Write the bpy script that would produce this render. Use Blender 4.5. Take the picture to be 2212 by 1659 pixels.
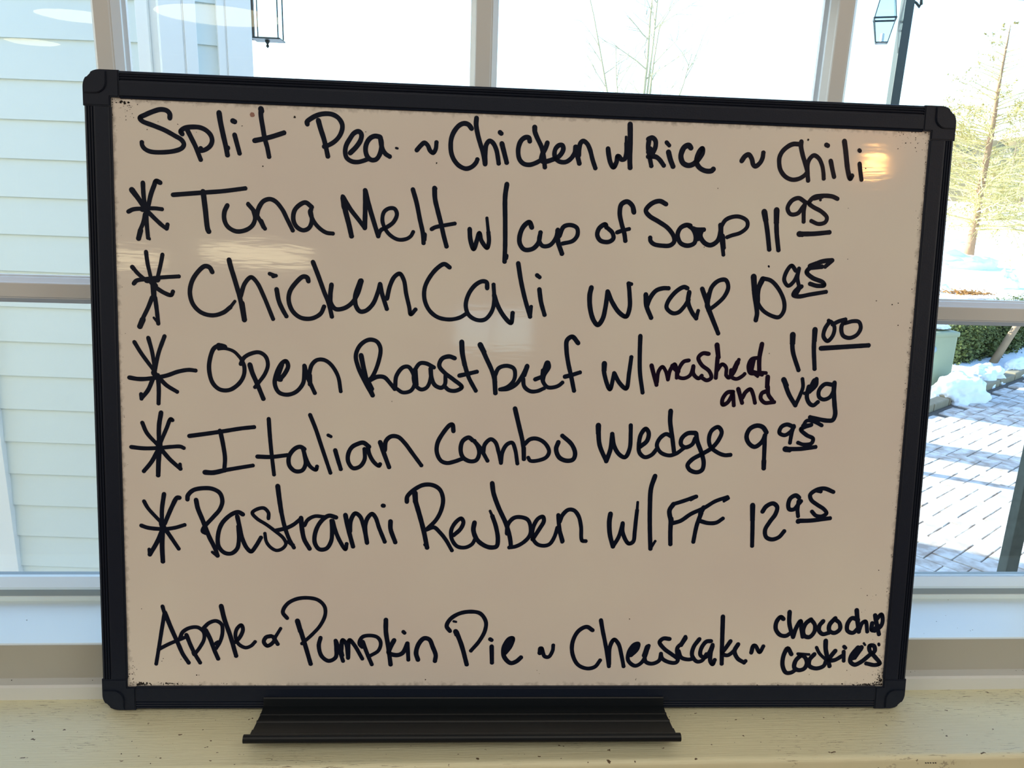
import bpy, bmesh, math, random
from mathutils import Vector, Matrix, noise
scene = bpy.context.scene
for o in list(bpy.data.objects): bpy.data.objects.remove(o)
R = math.radians
PI = math.pi

# ------------------------------------------------------------------ camera
cam_data = bpy.data.cameras.new('camera')
cam_data.sensor_width = 36.0
cam_data.lens = 27.769
cam_data.clip_start = 0.01
cam_data.clip_end = 600
cam = bpy.data.objects.new('camera', cam_data)
scene.collection.objects.link(cam)
right = Vector((0.99714160, -0.06639552, 0.03605932))
fwd = Vector((0.07346553, 0.96349012, -0.25746768))
up_ = Vector((-0.01764810, 0.25938086, 0.96561385))
mw = Matrix((( right.x, up_.x, -fwd.x, 0.0),
             ( right.y, up_.y, -fwd.y, 0.0),
             ( right.z, up_.z, -fwd.z, 1.1935),
             (0, 0, 0, 1)))
cam.matrix_world = mw
cam_data.dof.use_dof = False
scene.camera = cam

# ------------------------------------------------------------------ sky, sun, fill lights, exposure
SUN_EL = 22.0
SUN_DIR = Vector((-0.878, 0.479, 0)).normalized() * math.cos(R(SUN_EL)) + Vector((0, 0, math.sin(R(SUN_EL))))
world = bpy.data.worlds.new('winter_sky')
scene.world = world
world.use_nodes = True
wt = world.node_tree
bg = wt.nodes['Background']
sky = wt.nodes.new('ShaderNodeTexSky')
sky.sky_type = 'NISHITA'
sky.sun_disc = False
sky.sun_elevation = R(SUN_EL)
sky.sun_rotation = math.atan2(SUN_DIR.x, SUN_DIR.y)
sky.altitude = 0
sky.air_density = 1.0
sky.dust_density = 1.0
sky.ozone_density = 1.0
wb = wt.nodes.new('ShaderNodeMix'); wb.data_type = 'RGBA'; wb.blend_type = 'MULTIPLY'; wb.inputs[0].default_value = 1.0
wb.inputs[7].default_value = (0.92, 1.12, 1.22, 1.0)      # daylight as a camera balanced for warm lamps sees it
wt.links.new(sky.outputs[0], wb.inputs[6]); wt.links.new(wb.outputs[2], bg.inputs[0])
bg.inputs[1].default_value = 0.52

sun_data = bpy.data.lights.new('sun', 'SUN')
sun_data.energy = 15.0
sun_data.angle = R(0.55)
sun_data.color = (0.88, 1.0, 0.95)
sun = bpy.data.objects.new('sun', sun_data)
scene.collection.objects.link(sun)
sun.rotation_euler = (-SUN_DIR).to_track_quat('-Z', 'Y').to_euler()
sun.location = (-6, 6, 8)

lamp_data = bpy.data.lights.new('overhead_fill_light', 'AREA')  # added overhead fill that brightens board and sill, not a fixture
lamp_data.shape = 'RECTANGLE'
lamp_data.size = 2.2
lamp_data.size_y = 0.9
lamp_data.energy = 13.0
lamp_data.color = (1.0, 0.93, 0.81)
lamp = bpy.data.objects.new('overhead_fill_light', lamp_data)
scene.collection.objects.link(lamp)
lamp.location = (0.1, -0.9, 2.40)
for sx, en in ((-1, 37.0), (1, 40.0)):        # added soft fill from both sides, no fixtures stand there
    ld = bpy.data.lights.new('side_fill_light', 'AREA')
    ld.shape = 'RECTANGLE'; ld.size = 2.0; ld.size_y = 1.3; ld.energy = en; ld.color = (1.0, 0.92, 0.79)
    lo = bpy.data.objects.new('side_fill_light', ld); scene.collection.objects.link(lo)
    lo.location = (3.6*sx, -1.7, 1.75)
    lo.rotation_euler = (Vector((0, 0.5, 1.0)) - Vector(lo.location)).to_track_quat('-Z', 'Y').to_euler()

scene.view_settings.view_transform = 'Standard'
scene.view_settings.look = 'None'
scene.view_settings.gamma = 1.0
scene.view_settings.use_curve_mapping = False
scene.view_settings.exposure = 0.0
scene.cycles.use_denoising = True
scene.cycles.max_bounces = 8
scene.cycles.transparent_max_bounces = 24
scene.cycles.caustics_reflective = False
scene.cycles.caustics_refractive = False
scene.cycles.sample_clamp_indirect = 6.0

# ------------------------------------------------------------------ helpers
COL = scene.collection
def srgb(r, g, b):
    f = lambda c: (c/255/12.92) if c/255 <= 0.04045 else ((c/255+0.055)/1.055)**2.4
    return (f(r), f(g), f(b), 1.0)

def mat(name, col, rough=0.5, metallic=0.0, spec=0.5, noise_amt=0.0, noise_scale=20.0, bump=0.0, bump_scale=60.0, stretch=(1,1,1)):
    m = bpy.data.materials.new(name); m.use_nodes = True
    nt = m.node_tree; b = nt.nodes['Principled BSDF']
    b.inputs['Base Color'].default_value = col
    b.inputs['Roughness'].default_value = rough
    b.inputs['Metallic'].default_value = metallic
    b.inputs['Specular IOR Level'].default_value = spec
    if noise_amt > 0 or bump > 0:
        tc = nt.nodes.new('ShaderNodeTexCoord'); mp = nt.nodes.new('ShaderNodeMapping')
        mp.inputs['Scale'].default_value = stretch
        nt.links.new(tc.outputs['Object'], mp.inputs[0])
    if noise_amt > 0:
        n = nt.nodes.new('ShaderNodeTexNoise'); n.inputs['Scale'].default_value = noise_scale; n.inputs['Detail'].default_value = 6
        nt.links.new(mp.outputs[0], n.inputs[0])
        mx = nt.nodes.new('ShaderNodeMix'); mx.data_type = 'RGBA'
        mx.inputs[6].default_value = tuple(c*(1-noise_amt) for c in col[:3])+(1,)
        mx.inputs[7].default_value = tuple(min(1, c*(1+noise_amt)) for c in col[:3])+(1,)
        nt.links.new(n.outputs[0], mx.inputs[0]); nt.links.new(mx.outputs[2], b.inputs['Base Color'])
    if bump > 0:
        n2 = nt.nodes.new('ShaderNodeTexNoise'); n2.inputs['Scale'].default_value = bump_scale; n2.inputs['Detail'].default_value = 5
        nt.links.new(mp.outputs[0], n2.inputs[0])
        bp = nt.nodes.new('ShaderNodeBump'); bp.inputs['Strength'].default_value = bump; bp.inputs['Distance'].default_value = 0.01
        nt.links.new(n2.outputs[0], bp.inputs['Height']); nt.links.new(bp.outputs[0], b.inputs['Normal'])
    return m

def emit(name, col, strength):
    m = bpy.data.materials.new(name); m.use_nodes = True
    b = m.node_tree.nodes['Principled BSDF']
    b.inputs['Base Color'].default_value = col
    b.inputs['Emission Color'].default_value = col
    b.inputs['Emission Strength'].default_value = strength
    return m

def glass_mat(name, tint=(1, 1, 1, 1), rough=0.0):
    m = bpy.data.materials.new(name); m.use_nodes = True
    nt = m.node_tree; nt.nodes.remove(nt.nodes['Principled BSDF'])
    out = nt.nodes['Material Output']
    tr = nt.nodes.new('ShaderNodeBsdfTransparent'); tr.inputs[0].default_value = tint
    gl = nt.nodes.new('ShaderNodeBsdfGlossy'); gl.inputs['Roughness'].default_value = rough
    fr = nt.nodes.new('ShaderNodeFresnel'); fr.inputs[0].default_value = 1.5
    mx = nt.nodes.new('ShaderNodeMixShader')
    geo = nt.nodes.new('ShaderNodeNewGeometry'); inv = nt.nodes.new('ShaderNodeMath'); inv.operation = 'SUBTRACT'; inv.inputs[0].default_value = 1.0
    mu = nt.nodes.new('ShaderNodeMath'); mu.operation = 'MULTIPLY'
    nt.links.new(geo.outputs['Backfacing'], inv.inputs[1]); nt.links.new(inv.outputs[0], mu.inputs[0]); nt.links.new(fr.outputs[0], mu.inputs[1])
    nt.links.new(mu.outputs[0], mx.inputs[0]); nt.links.new(tr.outputs[0], mx.inputs[1]); nt.links.new(gl.outputs[0], mx.inputs[2])
    nt.links.new(mx.outputs[0], out.inputs[0])
    return m

def link(name, me, m=None, parent=None, loc=None):
    o = bpy.data.objects.new(name, me)
    COL.objects.link(o)
    if m is not None and me is not None and len(me.materials) == 0: me.materials.append(m)
    if parent is not None: o.parent = parent
    if loc is not None: o.location = loc
    return o

def obj(name, bm, m, parent=None, loc=None, smooth=False, flip_fix=True):
    me = bpy.data.meshes.new(name)
    if flip_fix: bmesh.ops.recalc_face_normals(bm, faces=bm.faces)
    bm.to_mesh(me); bm.free()
    if smooth:
        for p in me.polygons: p.use_smooth = True
    return link(name, me, m, parent, loc)

def empty(name, loc=(0, 0, 0), rot=(0, 0, 0), parent=None):
    o = bpy.data.objects.new(name, None); COL.objects.link(o)
    o.location = loc; o.rotation_euler = rot
    o.empty_display_size = 0.1
    if parent is not None: o.parent = parent
    return o

def tag(o, label=None, cat=None, group=None, kind=None):
    if label: o['label'] = label
    if cat: o['category'] = cat
    if group: o['group'] = group
    if kind: o['kind'] = kind
    return o

def add_box(bm, x0, x1, y0, y1, z0, z1, bev=0.0):
    vs = [bm.verts.new((x, y, z)) for z in (z0, z1) for y in (y0, y1) for x in (x0, x1)]
    fs = [(0, 2, 3, 1), (4, 5, 7, 6), (0, 1, 5, 4), (2, 6, 7, 3), (0, 4, 6, 2), (1, 3, 7, 5)]
    faces = [bm.faces.new([vs[i] for i in f]) for f in fs]
    if bev > 0:
        es = set(e for f in faces for e in f.edges)
        bmesh.ops.bevel(bm, geom=list(es), offset=bev, segments=2, affect='EDGES', profile=0.6)

def box(name, b, m, parent=None, bev=0.0, loc=None):
    bm = bmesh.new(); add_box(bm, *b, bev=bev)
    return obj(name, bm, m, parent, loc)

def add_tube(bm, pts, rad, seg=6, cap=True):
    pts = [Vector(p) for p in pts]
    if not hasattr(rad, '__len__'): rad = [rad]*len(pts)
    rings = []
    for i, p in enumerate(pts):
        d = (pts[min(i+1, len(pts)-1)] - pts[max(i-1, 0)])
        if d.length < 1e-9: d = Vector((0, 0, 1))
        d.normalize()
        a = Vector((0, 0, 1)) if abs(d.z) < 0.9 else Vector((1, 0, 0))
        u = d.cross(a).normalized(); v = d.cross(u)
        rings.append([bm.verts.new(p + (u*math.cos(2*PI*k/seg) + v*math.sin(2*PI*k/seg))*rad[i]) for k in range(seg)])
    for a, b in zip(rings, rings[1:]):
        for k in range(seg):
            bm.faces.new((a[k], a[(k+1) % seg], b[(k+1) % seg], b[k]))
    if cap:
        bm.faces.new(rings[0][::-1]); bm.faces.new(rings[-1])

def add_extr(bm, prof, fn0, fn1, close=True, caps=True):
    """extrude a 2D profile between two mapping functions (p -> Vector)"""
    a = [bm.verts.new(fn0(p)) for p in prof]; b = [bm.verts.new(fn1(p)) for p in prof]
    n = len(prof)
    for i in range(n if close else n-1):
        j = (i+1) % n
        bm.faces.new((a[i], a[j], b[j], b[i]))
    if caps and close:
        bm.faces.new(a[::-1]); bm.faces.new(b)

def add_lathe(bm, prof, c=(0, 0, 0), seg=16):
    c = Vector(c); rings = []
    for r, z in prof:
        rings.append([bm.verts.new(c + Vector((r*math.cos(2*PI*k/seg), r*math.sin(2*PI*k/seg), z))) for k in range(seg)])
    for a, b in zip(rings, rings[1:]):
        for k in range(seg): bm.faces.new((a[k], a[(k+1) % seg], b[(k+1) % seg], b[k]))
    bm.faces.new(rings[0][::-1]); bm.faces.new(rings[-1])
# ================================================================== materials
M_VINYL = mat('white_vinyl', srgb(214, 221, 225), 0.38, noise_amt=0.02, noise_scale=6)
M_LEDGE = mat('skylit_toned_vinyl', srgb(228, 246, 252), 0.35)  # sky light on ledge and bottom rail is put into this colour
M_FACE = mat('shade_toned_vinyl', srgb(178, 180, 173), 0.5, noise_amt=0.05, noise_scale=9)  # same frame vinyl, with the shade on its room side put into the colour
M_VINYL_OUT = mat('outer_vinyl', srgb(236, 240, 242), 0.4)
M_GASKET = mat('grey_gasket', srgb(146, 162, 168), 0.7)
M_GLASS = glass_mat('window_glass')
M_PLASTIC = mat('black_plastic', srgb(20, 29, 46), 0.45, spec=0.25, bump=0.05, bump_scale=900)
M_TRAY = mat('black_tray_plastic', srgb(14, 21, 28), 0.40, spec=0.3)
M_INK = mat('black_marker_ink', srgb(11, 21, 42), 0.30, spec=0.2)
M_INK_PURPLE = mat('purple_black_ink', srgb(24, 13, 38), 0.30, spec=0.2)
M_SMUDGE = mat('old_red_smudge', srgb(150, 112, 100), 0.5)
M_RESIDUE = mat('dry_ink_residue', srgb(30, 26, 26), 0.8)
M_WALL = mat('room_wall_paint', srgb(196, 184, 166), 0.8)
M_CEIL = mat('ceiling_paint', srgb(226, 222, 212), 0.9)
M_FLOOR = mat('oak_floor', srgb(128, 96, 66), 0.5, noise_amt=0.25, noise_scale=4, stretch=(1, 12, 1))
M_SIDING = mat('white_vinyl_siding', srgb(221, 230, 227), 0.55, noise_amt=0.03, noise_scale=3)
M_TRIM = mat('exterior_white_trim', srgb(238, 240, 238), 0.5)
M_SNOW = mat('snow', srgb(244, 247, 252), 0.8, spec=0.2, bump=0.6, bump_scale=5)
M_BARK = mat('pine_bark', srgb(156, 124, 98), 0.9, noise_amt=0.35, noise_scale=8, stretch=(3, 3, 1))
M_TWIG = mat('yellow_twig', srgb(206, 190, 136), 0.9, noise_amt=0.2, noise_scale=2)
M_NEEDLE = mat('pale_needles', srgb(176, 160, 98), 0.9, noise_amt=0.35, noise_scale=3)
M_BTWIG = mat('grey_branch', srgb(170, 160, 128), 0.9, noise_amt=0.2, noise_scale=2)
M_HILL = mat('wooded_hill', srgb(158, 134, 92), 1.0, noise_amt=0.45, noise_scale=0.25, bump=1.0, bump_scale=0.8)
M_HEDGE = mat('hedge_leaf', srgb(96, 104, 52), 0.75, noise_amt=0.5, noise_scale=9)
M_METALB = mat('dark_lamp_metal', srgb(40, 50, 50), 0.45)
M_POST = mat('mossy_post', srgb(72, 80, 74), 0.85, noise_amt=0.45, noise_scale=30)
M_LGLASS = glass_mat('lantern_glass', (0.92, 0.95, 0.96, 1), 0.02)
M_BRASS = mat('aged_bronze', srgb(96, 66, 44), 0.5, metallic=0.4)
M_UTIL = mat('green_utility_paint', srgb(156, 162, 134), 0.5, noise_amt=0.05, noise_scale=6)
M_KERB = mat('kerb_stone', srgb(150, 138, 116), 0.9, noise_amt=0.25, noise_scale=14)
M_STAKE = mat('bare_wood', srgb(176, 144, 112), 0.85, noise_amt=0.15, noise_scale=20)
M_LEAF = mat('dead_leaves', srgb(176, 124, 66), 0.9, noise_amt=0.4, noise_scale=20)
M_JOINT = mat('paver_sand', srgb(104, 96, 88), 0.95)
M_STONE = mat('pier_stone', srgb(140, 134, 124), 0.9, noise_amt=0.25, noise_scale=10)

def paver_mat():
    m = bpy.data.materials.new('salted_brick_paver'); m.use_nodes = True
    nt = m.node_tree; b = nt.nodes['Principled BSDF']; b.inputs['Roughness'].default_value = 0.9
    geo = nt.nodes.new('ShaderNodeNewGeometry'); oi = nt.nodes.new('ShaderNodeObjectInfo')
    n1 = nt.nodes.new('ShaderNodeTexNoise'); n1.inputs['Scale'].default_value = 14; n1.inputs['Detail'].default_value = 8
    n2 = nt.nodes.new('ShaderNodeTexNoise'); n2.inputs['Scale'].default_value = 3
    nt.links.new(geo.outputs['Position'], n1.inputs[0]); nt.links.new(geo.outputs['Position'], n2.inputs[0])
    r = nt.nodes.new('ShaderNodeValToRGB'); nt.links.new(n1.outputs[0], r.inputs[0])
    r.color_ramp.elements[0].position = 0.36; r.color_ramp.elements[0].color = srgb(176, 162, 152)
    r.color_ramp.elements[1].position = 0.62; r.color_ramp.elements[1].color = srgb(222, 220, 218)
    mx = nt.nodes.new('ShaderNodeMix'); mx.data_type = 'RGBA'; mx.blend_type = 'MULTIPLY'; mx.inputs[0].default_value = 0.4
    r2 = nt.nodes.new('ShaderNodeValToRGB'); nt.links.new(oi.outputs['Random'], r2.inputs[0])
    r2.color_ramp.elements[0].color = (0.72, 0.68, 0.66, 1); r2.color_ramp.elements[1].color = (1, 1, 1, 1)
    nt.links.new(r.outputs[0], mx.inputs[6]); nt.links.new(r2.outputs[0], mx.inputs[7])
    nt.links.new(mx.outputs[2], b.inputs['Base Color'])
    bp = nt.nodes.new('ShaderNodeBump'); bp.inputs['Strength'].default_value = 0.5; bp.inputs['Distance'].default_value = 0.004
    nt.links.new(n1.outputs[0], bp.inputs['Height']); nt.links.new(bp.outputs[0], b.inputs['Normal'])
    return m
M_PAVER = paver_mat()

def sill_mat():
    m = bpy.data.materials.new('worn_cream_paint'); m.use_nodes = True
    nt = m.node_tree; b = nt.nodes['Principled BSDF']; b.inputs['Roughness'].default_value = 0.42
    tc = nt.nodes.new('ShaderNodeTexCoord')
    def nz(scale, stretch, det=6, rough=0.6):
        mp = nt.nodes.new('ShaderNodeMapping'); mp.inputs['Scale'].default_value = stretch
        n = nt.nodes.new('ShaderNodeTexNoise'); n.inputs['Scale'].default_value = scale; n.inputs['Detail'].default_value = det; n.inputs['Roughness'].default_value = rough
        nt.links.new(tc.outputs['Object'], mp.inputs[0]); nt.links.new(mp.outputs[0], n.inputs[0]); return n
    def ramp(src, a, c):
        r = nt.nodes.new('ShaderNodeValToRGB'); nt.links.new(src, r.inputs[0])
        r.color_ramp.elements[0].position = a; r.color_ramp.elements[0].color = (0, 0, 0, 1)
        r.color_ramp.elements[1].position = c; r.color_ramp.elements[1].color = (1, 1, 1, 1); return r
    def math_(op, a, c, v=None):
        x = nt.nodes.new('ShaderNodeMath'); x.operation = op
        nt.links.new(a, x.inputs[0])
        if c is not None: nt.links.new(c, x.inputs[1])
        else: x.inputs[1].default_value = v
        return x
    # brush grain, dark scratches along x, small chips
    scr = ramp(nz(85, (1, 13, 1), 8, 0.7).outputs[0], 0.585, 0.62)
    zone = ramp(nz(8, (1, 1.5, 1), 2).outputs[0], 0.48, 0.60)
    scr2 = math_('MULTIPLY', scr.outputs[0], zone.outputs[0])
    chips = ramp(nz(170, (1, 1.6, 1), 2, 0.5).outputs[0], 0.722, 0.742)
    dark = math_('MAXIMUM', scr2.outputs[0], chips.outputs[0])
    grain = nz(30, (1, 30, 1), 4)
    mx = nt.nodes.new('ShaderNodeMix'); mx.data_type = 'RGBA'
    mx.inputs[6].default_value = srgb(220, 220, 188); mx.inputs[7].default_value = srgb(234, 234, 206)
    nt.links.new(grain.outputs[0], mx.inputs[0])
    mx2 = nt.nodes.new('ShaderNodeMix'); mx2.data_type = 'RGBA'
    mx2.inputs[7].default_value = srgb(96, 80, 58)
    nt.links.new(dark.outputs[0], mx2.inputs[0]); nt.links.new(mx.outputs[2], mx2.inputs[6])
    nt.links.new(mx2.outputs[2], b.inputs['Base Color'])
    bp = nt.nodes.new('ShaderNodeBump'); bp.inputs['Strength'].default_value = 0.25; bp.inputs['Distance'].default_value = 0.002
    nt.links.new(grain.outputs[0], bp.inputs['Height']); nt.links.new(bp.outputs[0], b.inputs['Normal'])
    return m
M_SILL = sill_mat()

def board_mat():
    m = bpy.data.materials.new('glossy_whiteboard'); m.use_nodes = True
    nt = m.node_tree; b = nt.nodes['Principled BSDF']
    b.inputs['Roughness'].default_value = 0.06
    tc = nt.nodes.new('ShaderNodeTexCoord')
    n = nt.nodes.new('ShaderNodeTexNoise'); n.inputs['Scale'].default_value = 7; n.inputs['Detail'].default_value = 3
    nt.links.new(tc.outputs['Object'], n.inputs[0])
    r = nt.nodes.new('ShaderNodeValToRGB'); nt.links.new(n.outputs[0], r.inputs[0])
    r.color_ramp.elements[0].position = 0.3; r.color_ramp.elements[0].color = srgb(226, 220, 216)
    r.color_ramp.elements[1].position = 0.7; r.color_ramp.elements[1].color = srgb(232, 230, 222)
    # scattered ink dots
    v = nt.nodes.new('ShaderNodeTexVoronoi'); v.inputs['Scale'].default_value = 55
    nt.links.new(tc.outputs['Object'], v.inputs[0])
    r2 = nt.nodes.new('ShaderNodeValToRGB'); nt.links.new(v.outputs['Distance'], r2.inputs[0])
    r2.color_ramp.elements[0].position = 0.02; r2.color_ramp.elements[0].color = (1, 1, 1, 1)
    r2.color_ramp.elements[1].position = 0.035; r2.color_ramp.elements[1].color = (0, 0, 0, 1)
    n3 = nt.nodes.new('ShaderNodeTexNoise'); n3.inputs['Scale'].default_value = 9
    nt.links.new(tc.outputs['Object'], n3.inputs[0])
    r3 = nt.nodes.new('ShaderNodeValToRGB'); nt.links.new(n3.outputs[0], r3.inputs[0])
    r3.color_ramp.elements[0].position = 0.56; r3.color_ramp.elements[1].position = 0.6
    mu = nt.nodes.new('ShaderNodeMath'); mu.operation = 'MULTIPLY'
    nt.links.new(r2.outputs[0], mu.inputs[0]); nt.links.new(r3.outputs[0], mu.inputs[1])
    mx = nt.nodes.new('ShaderNodeMix'); mx.data_type = 'RGBA'; mx.inputs[7].default_value = srgb(110, 104, 98)
    nt.links.new(mu.outputs[0], mx.inputs[0]); nt.links.new(r.outputs[0], mx.inputs[6])
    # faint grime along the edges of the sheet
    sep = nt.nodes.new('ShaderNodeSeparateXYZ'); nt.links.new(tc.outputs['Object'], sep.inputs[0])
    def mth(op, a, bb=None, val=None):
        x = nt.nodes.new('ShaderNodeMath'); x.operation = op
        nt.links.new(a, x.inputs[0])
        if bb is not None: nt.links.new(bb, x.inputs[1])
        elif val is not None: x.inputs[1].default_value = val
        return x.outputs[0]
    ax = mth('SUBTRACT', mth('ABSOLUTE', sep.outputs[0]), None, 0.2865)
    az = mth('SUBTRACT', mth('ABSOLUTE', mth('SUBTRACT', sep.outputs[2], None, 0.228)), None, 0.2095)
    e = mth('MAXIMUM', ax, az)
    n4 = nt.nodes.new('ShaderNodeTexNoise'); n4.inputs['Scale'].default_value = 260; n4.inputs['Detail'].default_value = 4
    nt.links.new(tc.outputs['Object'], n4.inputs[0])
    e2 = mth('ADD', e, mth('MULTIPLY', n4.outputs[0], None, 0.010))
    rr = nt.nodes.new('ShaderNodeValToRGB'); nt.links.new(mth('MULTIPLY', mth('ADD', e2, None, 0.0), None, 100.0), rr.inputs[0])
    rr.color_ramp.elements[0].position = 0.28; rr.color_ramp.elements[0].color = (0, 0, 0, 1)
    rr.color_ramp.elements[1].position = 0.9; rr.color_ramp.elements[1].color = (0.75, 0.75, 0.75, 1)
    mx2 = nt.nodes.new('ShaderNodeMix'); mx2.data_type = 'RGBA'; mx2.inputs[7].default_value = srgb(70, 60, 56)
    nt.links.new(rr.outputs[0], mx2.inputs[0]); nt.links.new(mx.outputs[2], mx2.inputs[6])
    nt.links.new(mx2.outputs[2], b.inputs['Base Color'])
    # slight orange-peel ripple, seen in the lamp reflections
    n5 = nt.nodes.new('ShaderNodeTexNoise'); n5.inputs['Scale'].default_value = 40; n5.inputs['Detail'].default_value = 2
    mp5 = nt.nodes.new('ShaderNodeMapping'); mp5.inputs['Scale'].default_value = (1, 1, 5)
    nt.links.new(tc.outputs['Object'], mp5.inputs[0]); nt.links.new(mp5.outputs[0], n5.inputs[0])
    bp = nt.nodes.new('ShaderNodeBump'); bp.inputs['Strength'].default_value = 0.05; bp.inputs['Distance'].default_value = 0.0008
    nt.links.new(n5.outputs[0], bp.inputs['Height']); nt.links.new(bp.outputs[0], b.inputs['Normal'])
    return m
M_BOARD = board_mat()

# ================================================================== the room (behind and around the camera)
SZ = 0.7982          # sill top
YB, Z1, Y2, Z2, Y3 = 0.5345, 0.8100, 0.5445, 0.8392, 0.6070
XW0, XW1, ZW0, ZW1 = -0.780, 0.815, 0.8392, 1.870      # window opening
def struct(o, label=None): o['kind'] = 'structure'; return o
struct(box('floor', (-5.5, 5.0, -9.4, 0.75, -0.05, 0.0), M_FLOOR))
struct(box('ceiling', (-5.5, 5.0, -9.4, 0.75, 2.46, 2.52), M_CEIL))
struct(box('wall_left', (-5.6, -5.5, -9.4, 0.75, -0.05, 2.52), M_WALL))
struct(box('wall_right', (5.0, 5.1, -9.4, 0.75, -0.05, 2.52), M_WALL))
bm = bmesh.new()   # back wall with a high window opening
add_box(bm, -5.6, -0.35, -9.5, -9.4, -0.05, 2.52); add_box(bm, 0.75, 5.1, -9.5, -9.4, -0.05, 2.52)
add_box(bm, -0.35, 0.75, -9.5, -9.4, -0.05, 1.78); add_box(bm, -0.35, 0.75, -9.5, -9.4, 2.38, 2.52)
struct(obj('wall_back', bm, M_WALL))
bm = bmesh.new()   # window wall
add_box(bm, -5.6, XW0, 0.535, 0.75, -0.60, 2.52); add_box(bm, XW1, 5.1, 0.535, 0.75, -0.60, 2.52)
add_box(bm, XW0, XW1, 0.535, 0.75, ZW1, 2.52); add_box(bm, XW0, XW1, 0.535, 0.75, -0.60, 0.770)
struct(obj('wall_front', bm, M_WALL))
w3 = empty('window_3', (0.2, -9.45, 1.78)); struct(w3)
for bx in ((-0.55, 0.55, -.04, .04, 0, .04), (-0.55, 0.55, -.04, .04, .56, .60), (-.55, -.51, -.04, .04, .04, .56), (.51, .55, -.04, .04, .04, .56), (-.02, .02, -.03, .03, .04, .56)):
    box('window_frame', bx, M_VINYL, w3)
box('pane', (-.51, -.02, -.004, .004, .04, .56), M_GLASS, w3); box('pane', (.02, .51, -.004, .004, .04, .56), M_GLASS, w3)

# ---- sill board (stool) with a rounded nose
YF = 0.4590
bm = bmesh.new()
prof = [(YB+0.001, SZ)] + [(YF+0.004-0.004*math.sin(a), SZ-0.004+0.004*math.cos(a)) for a in [i*PI/2/5 for i in range(6)]] + \
       [(YF, SZ-0.012), (YF+0.001, SZ-0.0135), (YF-0.003, SZ-0.015), (YF-0.006, SZ-0.019), (YF-0.006, SZ-0.026), (YF+0.002, SZ-0.0285), (YB+0.001, SZ-0.0285)]
add_extr(bm, prof, lambda p: Vector((-0.95, p[0], p[1])), lambda p: Vector((0.98, p[0], p[1])))
trim = obj('trim_1', bm, M_SILL); struct(trim); tag(trim, 'worn cream painted window sill board with dark scratches')

# ---- the window
win = empty('window_1', (0.0175, Y3, Z2)); struct(win); tag(win, 'white divided window behind the whiteboard')
wx, wy, wz = 0.0175, Y3, Z2
def wbox(name, x0, x1, y0, y1, z0, z1, m, bev=0.0): return box(name, (x0-wx, x1-wx, y0-wy, y1-wy, z0-wz, z1-wz), m, win, bev)
def wprof(name, prof, m, x0=XW0, x1=XW1, axis='x'):
    bm = bmesh.new()
    if axis == 'x':
        add_extr(bm, prof, lambda p: Vector((x0-wx, p[0]-wy, p[1]-wz)), lambda p: Vector((x1-wx, p[0]-wy, p[1]-wz)))
    return obj(name, bm, m, win)
# lower frame: small step, face coloured as in shade, top ledge coloured as skylit
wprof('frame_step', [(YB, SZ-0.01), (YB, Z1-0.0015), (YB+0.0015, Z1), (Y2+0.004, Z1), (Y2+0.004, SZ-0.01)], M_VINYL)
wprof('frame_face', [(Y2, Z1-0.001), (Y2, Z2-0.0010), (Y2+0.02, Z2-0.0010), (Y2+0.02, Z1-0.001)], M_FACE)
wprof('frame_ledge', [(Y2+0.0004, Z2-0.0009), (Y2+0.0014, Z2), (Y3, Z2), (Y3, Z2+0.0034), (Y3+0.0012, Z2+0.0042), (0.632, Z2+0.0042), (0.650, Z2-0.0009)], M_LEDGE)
wprof('glazing_gasket', [(Y3+0.0008, Z2+0.0040), (Y3+0.0008, Z2+0.0105), (Y3+0.03, Z2+0.0105), (Y3+0.03, Z2+0.0040)], M_GASKET)
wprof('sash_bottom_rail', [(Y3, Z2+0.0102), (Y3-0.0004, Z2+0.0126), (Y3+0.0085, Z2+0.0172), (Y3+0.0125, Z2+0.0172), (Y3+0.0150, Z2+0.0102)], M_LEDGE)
ZTOP = 1.834
wbox('sash_top_rail', XW0, XW1, Y3-0.006, 0.650, ZTOP, ZW1, M_VINYL, 0.002)
wbox('sash_stile', XW0-0.001, XW0+0.035, Y3-0.006, 0.650, Z2, ZW1, M_VINYL, 0.002)
wbox('sash_stile', XW1-0.035, XW1+0.001, Y3-0.006, 0.650, Z2, ZW1, M_VINYL, 0.002)
# muntins: bevelled bars inside the glass, mating bars outside
GY = Y3 + 0.0085      # glass front
MXS = [0.0175+0.2625*k for k in (-2, -1, 0, 1, 2)]
MZS = [1.0962, 1.3440, 1.5920]
HW = 0.0098
mprof = [(-HW, 0.0085), (-HW, 0.0060), (-HW+0.0030, 0.0012), (-HW+0.0034, 0.0), (-HW+0.0040, -0.0006), (HW-0.0055, -0.0006), (HW-0.0048, 0.0002), (HW-0.0042, 0.0002), (HW, 0.0060), (HW, 0.0085)]
oprof = [(-HW, 0.0165), (-HW, 0.0200), (-HW+0.004, 0.0270), (HW-0.004, 0.0270), (HW, 0.0200), (HW, 0.0165)]
ZB = Z2 + 0.0172
for x in MXS:
    bm = bmesh.new(); add_extr(bm, mprof, lambda p: Vector((x+p[0]-wx, p[1], ZB-wz)), lambda p: Vector((x+p[0]-wx, p[1], ZTOP-wz)))
    obj('muntin', bm, M_VINYL, win)
    bm = bmesh.new(); add_extr(bm, oprof, lambda p: Vector((x+p[0]-wx, p[1], ZB-wz)), lambda p: Vector((x+p[0]-wx, p[1], ZTOP-wz)))
    obj('outer_muntin', bm, M_VINYL_OUT, win)
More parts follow.
